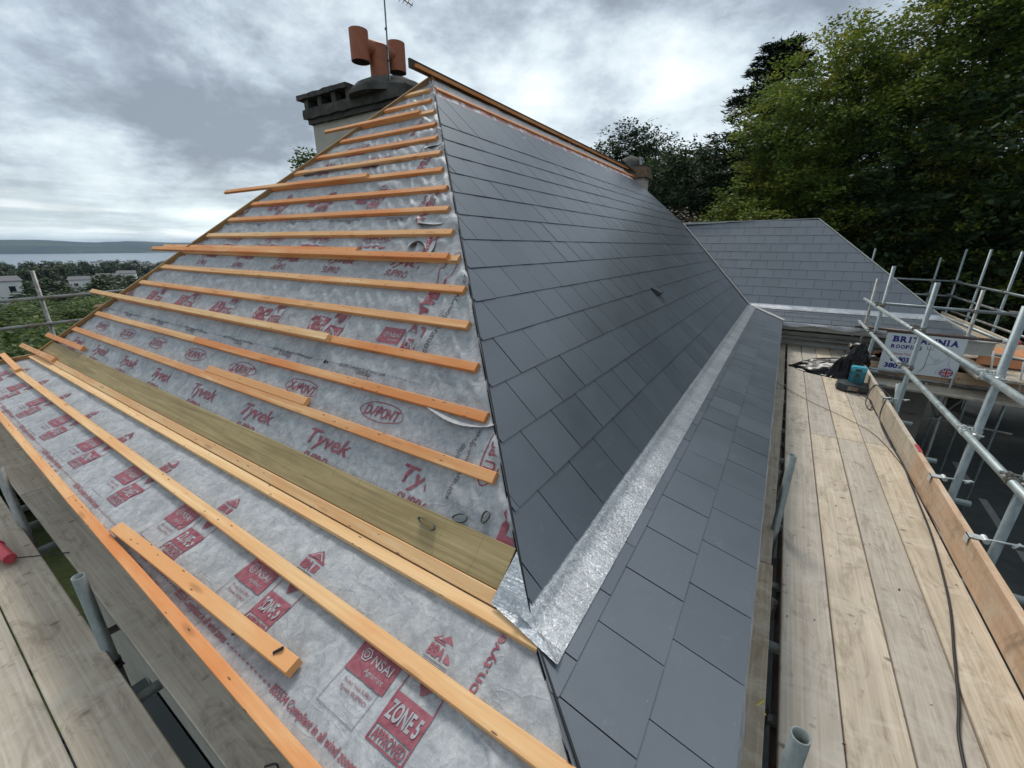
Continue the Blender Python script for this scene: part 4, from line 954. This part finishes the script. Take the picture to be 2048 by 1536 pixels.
# ------------------------------------------------------------------ things on the deck
# black bin bag
import bmesh
bm = bmesh.new(); bmesh.ops.create_icosphere(bm, subdivisions=5, radius=1)
for v in bm.verts:
    p = v.co.copy(); z = max(-.02, p.z); a = math.atan2(p.y, p.x); rr = math.hypot(p.x, p.y)
    X = p.x*.30; Y = p.y*.33; Z = 0
    prof_ = (max(0, p.z))**.9
    X *= (1-.55*prof_); Y *= (1-.55*prof_); Z = .53*prof_; X += .16*prof_; 
    if p.x < -.45: X -= (-.45-p.x)**1.2*.75; Z *= .55
    n_ = noise.noise(Vector((p.x*2.2, p.y*2.2, p.z*2.2+3)))*.07+(abs(noise.noise(p*4.5+Vector((2, 2, 2)))))*.05
    fold = abs(sin(a*5+p.z*3+noise.noise(p*2)*3))*.022
    q = Vector((X, Y, Z)); dd = Vector((p.x, p.y, p.z*.5)); q += dd*(n_+fold)*(.4+.6*min(1, rr))
    q.z = max(0.002, q.z); v.co = q
bm.normal_update(); me = bpy.data.meshes.new('rubbish_bag'); bm.to_mesh(me); bm.free(); me.materials.append(M['black_plastic'])
for p in me.polygons: p.use_smooth = True
o = bpy.data.objects.new('rubbish_bag', me); COL.objects.link(o); o.location = (1.0, 7.95, DZ); o.rotation_euler = (0, 0, -.25)
tag(o, 'crumpled shiny black rubbish bag slumped on the deck behind the radio', 'rubbish bag')
# site radio: upright body on a black tray
rd = empty('site_radio', (1.1, 7.1, DZ), label='teal worksite radio standing on a black angular base beside the toe board', cat='radio')
def at(px, py, pz): return Matrix.Translation((px, py, pz)) @ Matrix.Rotation(-.12, 4, 'Z')
def rbox(lo, hi, ch, name, mat, par, mtx):
    bm = bmesh.new(); bmesh.ops.create_cube(bm, size=1)
    for v in bm.verts: v.co = Vector([(lo[i]+hi[i])/2+v.co[i]*(hi[i]-lo[i]) for i in range(3)])
    bmesh.ops.bevel(bm, geom=bm.edges[:], offset=ch, segments=2, affect='EDGES'); me = bpy.data.meshes.new(name); bm.to_mesh(me); bm.free(); me.materials.append(M[mat])
    o = bpy.data.objects.new(name, me); COL.objects.link(o); o.parent = par; o.matrix_world = mtx; return o
mt = at(1.09, 7.06, DZ)
rbox((-.085, .02, .06), (.085, .14, .31), .016, 'body', 'teal_plastic', rd, mt); rbox((-.088, .012, .255), (.088, .148, .325), .012, 'control_panel', 'cyan_plastic', rd, mt)
rbox((-.035, .006, .270), (.035, .02, .30), .004, 'display', 'dark_plastic', rd, mt)
mb = MB()
for z in (.13, .16, .19): mb.box((-.035, .016, z), (.035, .0195, z+.012))
mb.ring([(0, .012, .215), (0, .02, .215)], .022, 16); mb.build('speaker_grille', 'dark_plastic', rd, mt)
mb = MB(); s_ = [(-.20, .10), (-.14, .14), (.17, .13), (.19, .10), (.18, -.07), (-.10, -.11), (-.18, -.02)]
lo_ = [(x*1., y, .02) for x, y in s_]; hi_ = [(x*.92, y*.9+.01, .115 if y > 0 else .095) for x, y in s_]; n = len(s_)
mb.add(lo_+hi_, [tuple(range(n-1, -1, -1)), tuple(range(n, 2*n))]+[(i, (i+1) % n, n+(i+1) % n, n+i) for i in range(n)]); mb.box((.03, -.102, .035), (.165, -.08, .10), 0); mb.build('base', 'dark_plastic', rd, at(1.07, 7.02, DZ))
mb = MB(); mb.box((-.06, -.115, .04), (.05, -.098, .085)); mb.build('grey_panel', 'coupler_metal', rd, at(1.07, 7.0, DZ))
def cord(name, pts, r, mat, label, cat, up=None):
    P = [Vector(p) for p in pts]; Q = []
    for i in range(len(P)-1):
        p0, p1, p2, p3 = P[max(0, i-1)], P[i], P[i+1], P[min(len(P)-1, i+2)]
        for k in range(8):
            t = k/8; Q.append(.5*((2*p1)+(p2-p0)*t+(2*p0-5*p1+4*p2-p3)*t*t+(3*p1-p0-3*p2+p3)*t**3))
    Q.append(P[-1]); mb = MB(); mb.ring(Q, r, 8); o = mb.build(name, mat); tag(o, label, cat); return o
h = DZ+.009
cord('extension_lead', [(1.10, 6.85, h+.02), (1.20, 6.5, h+.04), (1.17, 6.25, h), (1.14, 6.42, h+.03), (1.20, 6.7, h+.12), (1.225, 6.62, -1.64), (1.262, 6.35, -1.635), (1.285, 6.05, -1.63), (1.22, 5.95, -1.636), (1.19, 5.8, h+.04), (1.20, 5.2, h), (1.215, 4.7, h), (1.20, 4.35, h), (1.19, 4.05, h), (1.165, 3.5, h), (1.10, 2.85, h), (1.02, 2.4, h), (.965, 2.1, h), (.92, 1.9, h), (.895, 1.6, h), (.88, 1.2, h), (.86, .4, h), (.84, -.9, h)], .0062, 'black_rubber', 'black extension lead from the radio trailing along the deck beside the toe board', 'cable')
cord('brown_cord', [(.16, 6.98, h), (.26, 6.72, h), (.55, 6.22, h), (.9, 5.75, h+.002), (1.10, 5.38, h), (1.2, 4.75, h), (1.205, 4.3, h), (1.218, 3.95, h), (1.224, 3.6, h+.01)], .0030, 'brown_cord', 'thin brown cord stretched diagonally across the right deck boards', 'cord')
# strap offcuts and scraps on the roof
def loop(c, n_, ax, rx, ry, w_, label, mat='strap_green', tilt=0):
    n_ = Vector(n_).normalized(); ax = Vector(ax).normalized(); b = n_.cross(ax); mb = MB(); k = 28
    for i in range(k):
        a = 2*pi*i/k; q = 1+.25*cos(a); p = c+ax*cos(a)*rx+b*sin(a)*ry*q
        mb.v += [tuple(p), tuple(p+n_*w_)]
    mb.f = [(2*i, (2*i+2) % (2*k), (2*i+3) % (2*k), 2*i+1) for i in range(k)]; m_ = len(mb.f); mb.m = [0]*m_; mb.r = [0]*m_; mb.sm = [True]*m_
    o = mb.build('strap_offcut', mat); md = o.modifiers.new('s', 'SOLIDIFY'); md.thickness = .0018; tag(o, label, 'strap offcut', 'looped strap offcuts'); return o
loop(tp(-1.046, .150, .0), nT, (1, -.1, -.1), .048, .016, .016, 'flat looped green grey strap offcut lying on the olive board')
loop(tp(-.925, .222, -.02), nT, (1, .2, .2), .034, .017, .014, 'looped strap offcut on the top edge of the olive board')
loop(tp(-.820, .262, -.02), nT, (.2, 1, 1), .026, .015, .013, 'upright teardrop strap offcut on the membrane nearest the slates')
def scrap(pts, label, r=.004): cord('strap_scrap', pts, r, 'black_rubber', label, 'strap scrap')
scrap([tp(-1.44, -.515, -.02), tp(-1.40, -.495, -.005), tp(-1.34, -.50, -.012)], 'short curved black strap scrap poking from under the askew batten')
scrap([tp(-1.205, -.478, .016), tp(-1.185, -.452, .022)], 'tiny black strap scrap lying across the end of the askew batten', .005)
scrap([(-1.32, .36, DZ+.006), (-1.28, .385, DZ+.02), (-1.245, .372, DZ+.006)], 'small curved black strap scrap on the inner front board')
scrap([(-2.95, -.12, DZ+.006), (-2.9, -.09, DZ+.012), (-2.86, -.11, DZ+.005)], 'small dark strap scrap on the outer front boards', .003)
scrap([tp(-2.30, .735, -.02), tp(-2.28, .75, -.01), tp(-2.26, .74, -.01)], 'small black clip on the membrane beside the word overlap', .006)

mb = MB(); r = random.Random(21)
for i in range(120):
    x = r.uniform(.33, 1.2); y = 9.6*r.random()**1.3+.2; z = DZ+.001; a = r.uniform(0, pi); l = r.uniform(.002, .006)*(1.8 if i % 11 == 0 else 1); q = l*r.uniform(.2, .5)
    mb.add([(x+cos(a)*u*l-sin(a)*v*q, y+sin(a)*u*l+cos(a)*v*q, z+h_) for h_ in (0, .0022) for u, v in ((-1, -1), (1, -.7), (.8, 1), (-1, .6))], [(4, 5, 6, 7), (0, 1, 5, 4), (1, 2, 6, 5), (2, 3, 7, 6), (3, 0, 4, 7)], i % 3)
tag(mb.build('debris', ['slatedark', 'pale', 'brick_brown']), 'scattered slate chips and splinters over the right-hand deck boards', 'debris', kind='stuff')

# ------------------------------------------------------------------ ground, sea, hills
def hgt(x, y):
    z = -7.
    if x < -13: z = -7-.048*(-13-x) if x > -313 else -21.4-.030*(-313-x)
    if x < -700: z = -33-.5*(-700-x)
    z = max(z, -70)
    kx = min(1, max(0, (x-2)/3)); t = max(0, (y-16.5-15.5*kx))*(1 if x > -14 else max(0, 1-(-14-x)/30)); z += min(14, t*.62)
    t = max(0, x-16); z += min(10, t*.5)
    if y < -10: z += 0
    if 2 < x < 16 and y < 33 and z < -6.9: return -7.1
    return z+(noise.noise(Vector((x*.08, y*.08, 0)))*.5 if abs(x) > 12 or y > 15 else 0)
def axis(a, b, dense):
    v = [a]; 
    while v[-1] < b:
        d = max(1.2, abs(v[-1])*.06) ; v.append(v[-1]+d)
    return v
mb = MB(); xs = sorted(set([-x for x in axis(0, 2600, 0)]+axis(0, 300, 0))); ys = sorted(set([-y for y in axis(0, 1500, 0)]+axis(0, 1500, 0)))
for x in xs:
    for y in ys: mb.v.append((x, y, hgt(x, y)))
ny = len(ys)
for i in range(len(xs)-1):
    for j in range(ny-1): k = i*ny+j; mb.f.append((k, k+ny, k+ny+1, k+1)); mb.m.append(0); mb.r.append(0); mb.sm.append(True)
tag(mb.build('ground', 'ground'), kind='structure')
mb = MB(); mb.add([(-.1, -8, -6.93), (15, -8, -6.93), (15, 32, -6.93), (3.2, 32, -6.93), (3.2, 15, -6.93), (-.1, 15, -6.93)], [(0, 1, 2, 3, 4, 5)]); tag(mb.build('driveway', 'tarmac'), kind='structure')
mb = MB()
for i in range(6): y = 4+i*2.6; mb.add([(5.75+.03*i, y, -6.924), (5.93+.03*i, y, -6.924), (6.0+.03*i, y+1.7, -6.924), (5.82+.03*i, y+1.7, -6.924)], [(0, 1, 2, 3)])
tag(mb.build('road_marking', 'pale_line'), kind='structure')
mb = MB(); mb.box((-5.1, -.9, -4.66), (-.1, .60, -4.5)); mb.box((-5.0, -.8, -7), (-.12, .60, -4.66)); o = mb.build('porch_roof', 'grey_felt'); tag(o, 'smooth grey flat roof of a low extension seen down through the gap in the front deck', 'flat roof')
mb = MB(); mb.add([(-4000, -5200, -60), (-700, -5200, -60), (-700, 5200, -60), (-7500, 5200, -60), (-7500, -5200, -60)], [(0, 1, 2, 3, 4)]); tag(mb.build('sea', 'sea'), kind='structure')
mb = MB(); NA = 160; prof_ = [0, .25, .5, .75, 1, 1.3]
for i in range(NA+1):
    az = math.radians(-140+110*i/NA); d0 = 3150+250*noise.noise(Vector((i*.05, 0, 0)))+((i/NA-.3)*900)
    top = 66+10*noise.noise(Vector((i*.055, 2, 0)))+9*noise.noise(Vector((i*.19, 5, 0)))+1.5*noise.noise(Vector((i*.9, 5, 0)))
    for j, u in enumerate(prof_):
        dd = d0+u*900; zz = -61+top*(min(1, u)**.62)*(1 if u <= 1 else .8)+(2*noise.noise(Vector((i*.6, u*6, 0))) if 0 < u <= 1 else 0)
        mb.v.append((dd*sin(az), dd*cos(az), zz))
k = len(prof_)
for i in range(NA):
    for j in range(k-1): q = i*k+j; mb.f.append((q, q+1, q+k+1, q+k)); mb.m.append(0); mb.r.append(0); mb.sm.append(True)
tag(mb.build('far_hills', 'hill'), kind='structure')

# ------------------------------------------------------------------ vegetation
def crown(blobs, n, leaf, seed=0, flat=.6, twig=.35, shell=.35, elong=1.7, droop=0., per=14, rough=.16):
    """leaf faces gathered in sprays: many small spray centres near the surface of overlapping blobs"""
    r = random.Random(seed); mb = MB(); vs, fs, rr = mb.v, mb.f, mb.r
    tot = sum(b[3]**2 for b in blobs)
    for bx, by, bz, br in blobs:
        ns = max(3, int(n/per*br*br/tot))
        for _ in range(ns):
            d = Vector((r.gauss(0, 1), r.gauss(0, 1), r.gauss(0, 1))).normalized()
            q = br*(1-shell*r.random()**1.5)*(1+rough*noise.noise(d*2.2+Vector((bx, by, bz)))+rough*.8*noise.noise(d*5+Vector((bx, 3, bz))))
            c = Vector((bx, by, bz))+Vector((d.x, d.y, d.z*.92))*q; hue = r.random()*.5+.25*noise.noise(c*.5)
            od = Vector((d.x, d.y, d.z*.4-droop)).normalized()
            for _k in range(per):
                t = r.random(); p = c+od*(t*twig)+Vector((r.gauss(0, 1), r.gauss(0, 1), r.gauss(0, .5)))*twig*.38
                a = Vector((r.gauss(0, 1)+od.x*1.4, r.gauss(0, 1)+od.y*1.4, r.gauss(0, .5))).normalized(); b = a.cross(Vector((r.gauss(0, flat), r.gauss(0, flat), 1))).normalized()
                l = leaf*r.uniform(.6, 1.3); k = len(vs)
                vs += [tuple(p-a*l*elong*.5), tuple(p+b*l*.5), tuple(p+a*l*elong*.5), tuple(p-b*l*.5)]
                fs.append((k, k+1, k+2, k+3)); rr.append(min(1, max(0, hue+r.uniform(-.15, .25))))
    mb.m = [0]*len(fs); mb.sm = [False]*len(fs)
    return mb
def trunk(mb, base, top, r0, r1, limbs, seed=0, spread=3.):
    r = random.Random(seed); base, top = Vector(base), Vector(top)
    pts = [base+(top-base)*t+Vector((noise.noise(Vector((t*3, seed, 0))), noise.noise(Vector((t*3, seed, 5))), 0))*.35 for t in (0, .2, .4, .6, .8, 1)]
    mb.ring(pts, r0, 10, rads=[r0+(r1-r0)*t for t in (0, .2, .4, .6, .8, 1)])
    for i in range(limbs):
        t = r.uniform(.25, .95); p = base+(top-base)*t; a = r.uniform(0, 2*pi); e = p+Vector((cos(a)*spread, sin(a)*spread, r.uniform(.5, 1.6)*spread*.6))*r.uniform(.5, 1)
        m_ = (p+e)/2+Vector((0, 0, .25)); q = r0*.35*(1-t*.5); mb.ring([p, m_, e], q, 7, rads=[q, q*.6, q*.2])
def tree(name, loc, blobs, n, leaf, mat, label, seed, tr=(.3, .08), limbs=12, group=None, cat='tree', **kw):
    """loc = foot of the trunk; blob centres relative to it"""
    t = empty(name, loc, label=label, cat=cat, group=group)
    c = crown(blobs, n, leaf, seed, **kw).build('crown', mat, t, Matrix.Translation(loc), attr=True)
    zt = max(b[2] for b in blobs)*.86; mb = MB(); trunk(mb, (0, 0, 0), (blobs[0][0]*.6, blobs[0][1]*.6, zt), tr[0], tr[1], limbs, seed, blobs[0][3]*.8); mb.build('trunk', 'bark', t, Matrix.Translation(loc))
    return t
# the big beech behind the wing
bl = [(.1, 0, 8.8, 3.3), (-1.9, .2, 7.0, 2.2), (-3.2, -.4, 4.6, 2.1), (-1.2, -1.0, 5.2, 2.9), (1.6, -.8, 7.2, 3.2), (2.6, -.3, 10.4, 2.9), (.9, .3, 10.6, 2.1), (4.2, -.6, 8.4, 2.7), (3.8, -1.2, 5.2, 2.7), (1.2, -1.6, 3.8, 2.6), (-1.1, .4, 10.2, 2.2), (5.0, 0, 11.4, 2.6), (-3.6, 0, 2.8, 1.6), (-1.6, -1.3, 2.8, 1.9), (3.4, 0, 13.0, 1.8)]
tree('beech_tree', (1.0, 21.5, -5.2), bl, 260000, .078, 'beech_leaf', 'big beech tree with yellowing green leaves filling the upper right', 3, (.42, .12), 16, twig=.5, droop=.25, shell=.4, per=60, rough=.38)
bl = [(0, 0, 9, 3.6), (2.4, -.5, 12.5, 3.0), (-1.6, 0, 12.6, 2.4), (1, -1.4, 6, 3.4), (4.0, -1, 8, 3.2), (3.6, 0, 15, 2.6), (.6, 0, 15.6, 2.0)]
tree('beech_tree', (7.6, 23.0, -4.6), bl, 60000, .13, 'beech_leaf', 'taller beech behind, cut off by the top right corner', 5, (.45, .12), 12, twig=.7, per=36, rough=.3)
bl = [(0, 0, 5, 3.2), (2.6, -1, 4, 2.8), (-2.2, -.6, 4.4, 2.6), (.8, -1.6, 7.4, 2.6), (4.6, -.4, 6.6, 3.0), (6.6, -1.0, 5.2, 3.0), (7.6, -2, 8.0, 3.2), (8.6, -3, 12, 3.0)]
tree('dark_tree', (3.6, 20.6, -5.5), bl, 50000, .13, 'dark_leaf', 'dark evergreen mass low behind the wing scaffold on the right', 8, (.3, .1), 10, twig=.6, per=30, rough=.25)
bl = [(0, 0, 3.5, 3.0), (3.0, 0, 4.5, 3.0), (6, -1, 4, 3.0), (9, -2, 6, 3.4), (8, -3, 2.5, 2.8), (4, -1.4, 1.8, 2.4), (1, -1, 1.4, 2.2)]
bl = [(a*1.3, b_, c+3.0, d*1.35) for a, b_, c, d in bl]
tree('dark_tree', (7.5, 25.5, -7.), bl, 45000, .14, 'dark_leaf', 'near dark tree at the right edge behind the far toe boards', 9, (.3, .1), 10, twig=.4)
bl = [(0, 0, 4, 2.2), (-2.6, 0, 4.5, 2.2), (2.4, -.4, 4.4, 2.4), (-1, -.6, 6.2, 2.1), (-2.4, -.5, 6.4, 1.6), (1.4, 0, 6.8, 2.0), (-4.2, 0, 4.2, 1.8), (4, -.6, 3.0, 2.2)]
tree('evergreen_oak', (-3.8, 24.5, -3.7), bl, 60000, .10, 'dark_leaf', 'rounded dark evergreen between the far chimney and the beech', 11, (.3, .1), 10, twig=.5, per=34, rough=.25)
bl = [(0, 0, 6.0, 2.0), (-1.5, 0, 5.4, 1.6), (1.6, 0, 5.6, 1.7), (.4, .3, 6.9, 1.35), (-2.5, 0, 4.4, 1.4), (2.6, 0, 4.6, 1.4)]
tree('round_tree', (-9.75, 29.0, -.9), bl, 24000, .10, 'dark_leaf', 'small round dark tree standing on the skyline above the far end of the ridge', 13, (.25, .06), 14, twig=.4, shell=.7, per=24, rough=.3)
# conifer with long drooping sprays
ct_ = empty('conifer', (-1.6, 25.5, -4), label='dark conifer with ragged drooping branch tips behind the beech', cat='tree')
r = random.Random(4); mb = MB(); tk = MB(); base = Vector((-1.8, 25.5, -4)); H = 12.6
tk.ring([base, base+Vector((0, 0, H*.5)), base+Vector((.1, 0, H))], .3, 9, rads=[.32, .2, .03])
for i in range(150):
    t = r.uniform(.3, 1.)**.8; z = H*t; L = (1-t)*6.6+.8; a = r.uniform(0, 2*pi); d = Vector((cos(a), sin(a), 0)); p = base+Vector((0, 0, z)); n = 8; P = []
    for k in range(n+1):
        u = k/n; P.append(p+d*L*u+Vector((0, 0, L*(.30*u-.30*u*u+(.12*u if t > .6 else .02)))))
    tk.ring(P, .04, 5, rads=[.05*(1-.85*k/n) for k in range(n+1)])
    for k in range(1, n+1):
        for _ in range(26):
            c = P[k]+(P[k-1]-P[k])*r.random()+Vector((r.gauss(0, .18), r.gauss(0, .18), r.gauss(-.06, .10)))*(1.15-.6*k/n)
            ax = (d*.9+Vector((r.gauss(0, .4), r.gauss(0, .4), r.gauss(.12, .3)))).normalized(); b = ax.cross(Vector((r.gauss(0, .5), r.gauss(0, .5), 1))).normalized(); l = r.uniform(.10, .22); kk = len(mb.v)
            mb.v += [tuple(c-ax*l), tuple(c+b*.03), tuple(c+ax*l), tuple(c-b*.03)]; mb.f.append((kk, kk+1, kk+2, kk+3)); mb.r.append(r.random())
mb.m = [0]*len(mb.f); mb.sm = [False]*len(mb.f); mb.build('crown', 'conifer_leaf', ct_, Matrix.Identity(4), attr=True); tk.build('trunk', 'bark', ct_, Matrix.Identity(4))
bl = [(0, 0, 1.3, 1.3), (1.5, -.2, 1.0, 1.3), (-1.2, 0, 1.4, 1.2), (2.8, -.4, .9, 1.3), (.2, -.5, 1.9, .9)]
tree('copper_shrub', (-3.9, 17.6, -1.6), bl, 26000, .07, 'brown_leaf', 'reddish brown shrub behind the slate edge by the far chimney', 17, (.12, .04), 14, cat='shrub', twig=.3)
bl = [(0, 0, 11.7, .42), (.3, 0, 11.2, .5), (-.3, .2, 10.8, .5), (0, 0, 9.6, 1.0), (0, 0, 8, 1.4)]
tree('slender_tree', (-16.45, 10.9, -8.6), bl, 9000, .10, 'hedge_leaf', 'leafy treetop peeping over the left hip beside the big chimney', 19, (.2, .03), 14, twig=.3, shell=.7)
# bushes and trees below on the left
HG = 'garden trees below the left-hand scaffold'
base_b = [[(0, 0, 3, 2.2), (1.8, .4, 2.6, 1.8), (-1.5, -.6, 2.8, 1.7), (.3, 1.6, 3.6, 1.7), (.5, -1.6, 2.2, 1.6), (-.4, .3, 4.6, 1.5)], [(0, 0, 3.5, 2.4), (1.2, 1.4, 4.2, 1.7), (-1.4, .8, 4.4, 1.6), (.2, -1.4, 3.4, 1.9), (0, 0, 5.4, 1.4), (-1.8, -1, 2.6, 1.5)]]
protos = []
for i, (mt_, lab) in enumerate((('hedge_leaf', 'bushy green garden tree just beyond the left-hand scaffold rails'), ('hedge_leaf', 'broad yellow-green garden tree behind the left scaffold post'))):
    protos.append(tree('garden_tree', (-19-3*i, -1.5+5*i, -9.2-.3*i), base_b[i], 30000, .11, mt_, lab, 31+i, (.22, .06), 12, HG, twig=.5, per=26, rough=.3))
def dup(root, loc, rot, scl, label, group):
    rr_ = root.copy(); COL.objects.link(rr_); rr_.matrix_world = Matrix.Translation(loc) @ Matrix.Rotation(rot, 4, 'Z') @ Matrix.Diagonal((scl[0], scl[0], scl[1], 1))
    rr_['label'] = label; rr_['group'] = group
    for c in root.children:
        d = c.copy(); COL.objects.link(d); d.parent = rr_; d.matrix_parent_inverse = c.matrix_parent_inverse.copy(); d.matrix_basis = c.matrix_basis.copy()
    return rr_
r = random.Random(12)
for i, (x, y, s) in enumerate(((-17.5, 2.6, .95), (-20, 6.5, 1.05), (-24, -3.5, 1.15), (-24.5, 9, 1.1), (-27, 2.5, 1.2), (-30, 7, 1.15), (-31, -2, 1.2), (-36, 3.5, 1.2), (-20.5, 10.5, .9), (-38, 10, 1.3), (-26, 14, 1.1), (-17, -5.0, 1.), (-44, 0, 1.2), (-45, 7, 1.2), (-34, 14, 1.2), (-52, 12, 1.2))):
    gz = hgt(x, y)-.3; dd_ = math.hypot(x, y); zs_ = min(s*.9, (-dd_*math.tan(math.radians(4.7 if dd_ > 26 else 5.6))-gz)/6.9)
    dup(protos[i % 2], (x, y, gz), r.uniform(0, 6), (s*.95, zs_), 'leafy garden tree below the left-hand side of the house', HG)
# wooded town slope: individual trees
WGp = 'trees on the wooded slope down to the sea'
far = []
fb = [[(0, 0, 7, 3.6), (2.6, 0, 6, 2.8), (-2.4, 1, 6.4, 2.8), (0, -1, 9.4, 2.6), (.6, 2, 5.2, 3)], [(0, 0, 8, 4), (3, 1, 6.6, 3), (-3, 0, 7, 3), (0, 0, 11, 2.6)], [(0, 0, 6, 2.8), (0, 0, 9, 2.4), (0, 0, 12, 1.7), (1, 1, 4, 2.6)]]
for i in range(3):
    a, d = (-81, -76, -72)[i], (95, 120, 150)[i]; x, y = d*sin(math.radians(a)), d*cos(math.radians(a))
    far.append(tree('woodland_tree', (x, y, hgt(x, y)), fb[i], 5200, .42, 'far_leaf', 'dark tree on the wooded slope towards the sea', 50+i, (.4, .1), 6, WGp, twig=1.0)); far[-1].matrix_world = Matrix.Translation((x, y, hgt(x, y))) @ Matrix.Diagonal((.7, .7, (.36, .42, .5)[i], 1))
def elev_ok(x, y, z, el): return True
houses = [(-77.4, 165, 7.5, 3.4), (-76.0, 172, 4.5, 3.8), (-83.2, 120, 5.5, 3.6), (-80.3, 330, 7, 3), (-79.8, 150, 6, 1.8), (-78.8, 146, 4, 1.6), (-74.6, 190, 4.5, 3.0), (-73.2, 320, 7, 3.5), (-76.4, 420, 8, 3)]
cnt = 0
for i in range(340):
    a = r.uniform(-99, -62); d = 62*(11**r.random()); x, y = d*sin(math.radians(a)), d*cos(math.radians(a))
    if x < -690: continue
    g = hgt(x, y); tgt = -d*math.tan(math.radians(1.62 if d > 140 else 1.9+1.5*(140-d)/80))   # crown tops follow the slope of the land
    hmax = tgt-g; p = far[i % 3]; ph = (12, 13.4, 13.5)[i % 3]; s = min(1.25, max(.25, hmax/ph))*r.uniform(.78, 1.0)
    bad = False
    for ha, hd, hw, hh in houses:
        if abs(a-ha) < math.degrees((hw*.5+1.0)/hd) and d < hd+3 and d > hd-60: bad = True
    if bad: continue
    dup(p, (x, y, g-.5), r.uniform(0, 6), (max(s, .6)*r.uniform(.9, 1.2), s), 'dark tree on the wooded slope towards the sea', WGp); cnt += 1
    if cnt > 270: break
HL = ['white villa with a row of windows just above the yellow batten', 'tall white gabled house right of the villa', 'white house at the far left edge', 'distant pale house high on the slope at the left', 'low white row left of the villa', 'low white outbuilding beside the low row', 'small pale house near the left hip', 'distant white house close to the roof hip', 'far white house near the shore', 'farthest pale house by the water', 'cream house half hidden by the hip']
for (a, d, wd, hh), lab in zip(houses, HL):
    a_ = math.radians(a); x, y = d*sin(a_), d*cos(a_); zt = {165: -9.6, 172: -9.4, 120: -6.7, 330: -12.1, 150: -10.9, 146: -10.9, 190: -9.6, 320: -11.5, 420: -13.5, 520: -16, 240: -10.5}[d]
    t = empty('house', (x, y, zt-hh), label=lab, cat='house', group='pale houses among the trees'); mtx = Matrix.Translation((x, y, zt)) @ Matrix.Rotation(-a_+r.uniform(-.3, .3), 4, 'Z')
    mb = MB(); mb.box((-wd/2, -2.5, -hh-14), (wd/2, 2.5, 0)); mb.build('wall', 'house_white', t, mtx)
    mb = MB(); e = .2; q = .75; mb.add([(-wd/2-e, -2.8, 0), (wd/2+e, -2.8, 0), (wd/2+e, 2.8, 0), (-wd/2-e, 2.8, 0), (-wd/2-e, 0, q), (wd/2+e, 0, q)], [(0, 1, 5, 4), (2, 3, 4, 5), (0, 4, 3), (1, 2, 5), (3, 2, 1, 0)]); mb.build('roof', 'house_roof', t, mtx)
    nw = max(2, int(wd/1.9))
    for k in range(nw):
        for z in ((-1.7,) if hh < 3 else (-1.5, -3.6)):
            u = -wd/2+wd*(k+.5)/nw; mb = MB(); mb.box((u-.4, -2.56, z-.55), (u+.4, -2.5, z+.55)); mb.build('window', 'glass_dark', t, mtx)

# ------------------------------------------------------------------ haze
m, nt, b = newmat('air'); nt.nodes.remove(b); pv = nd(nt, 'ShaderNodeVolumePrincipled', {'Color': (.58, .72, .95, 1), 'Density': .00011, 'Anisotropy': .2}); nt.links.new(pv.outputs[0], nt.nodes['Material Output'].inputs['Volume']); M['air'] = m
mb = MB(); mb.box((-7600, -5300, -72), (420, 5300, 24)); tag(mb.build('haze', 'air'), kind='stuff')
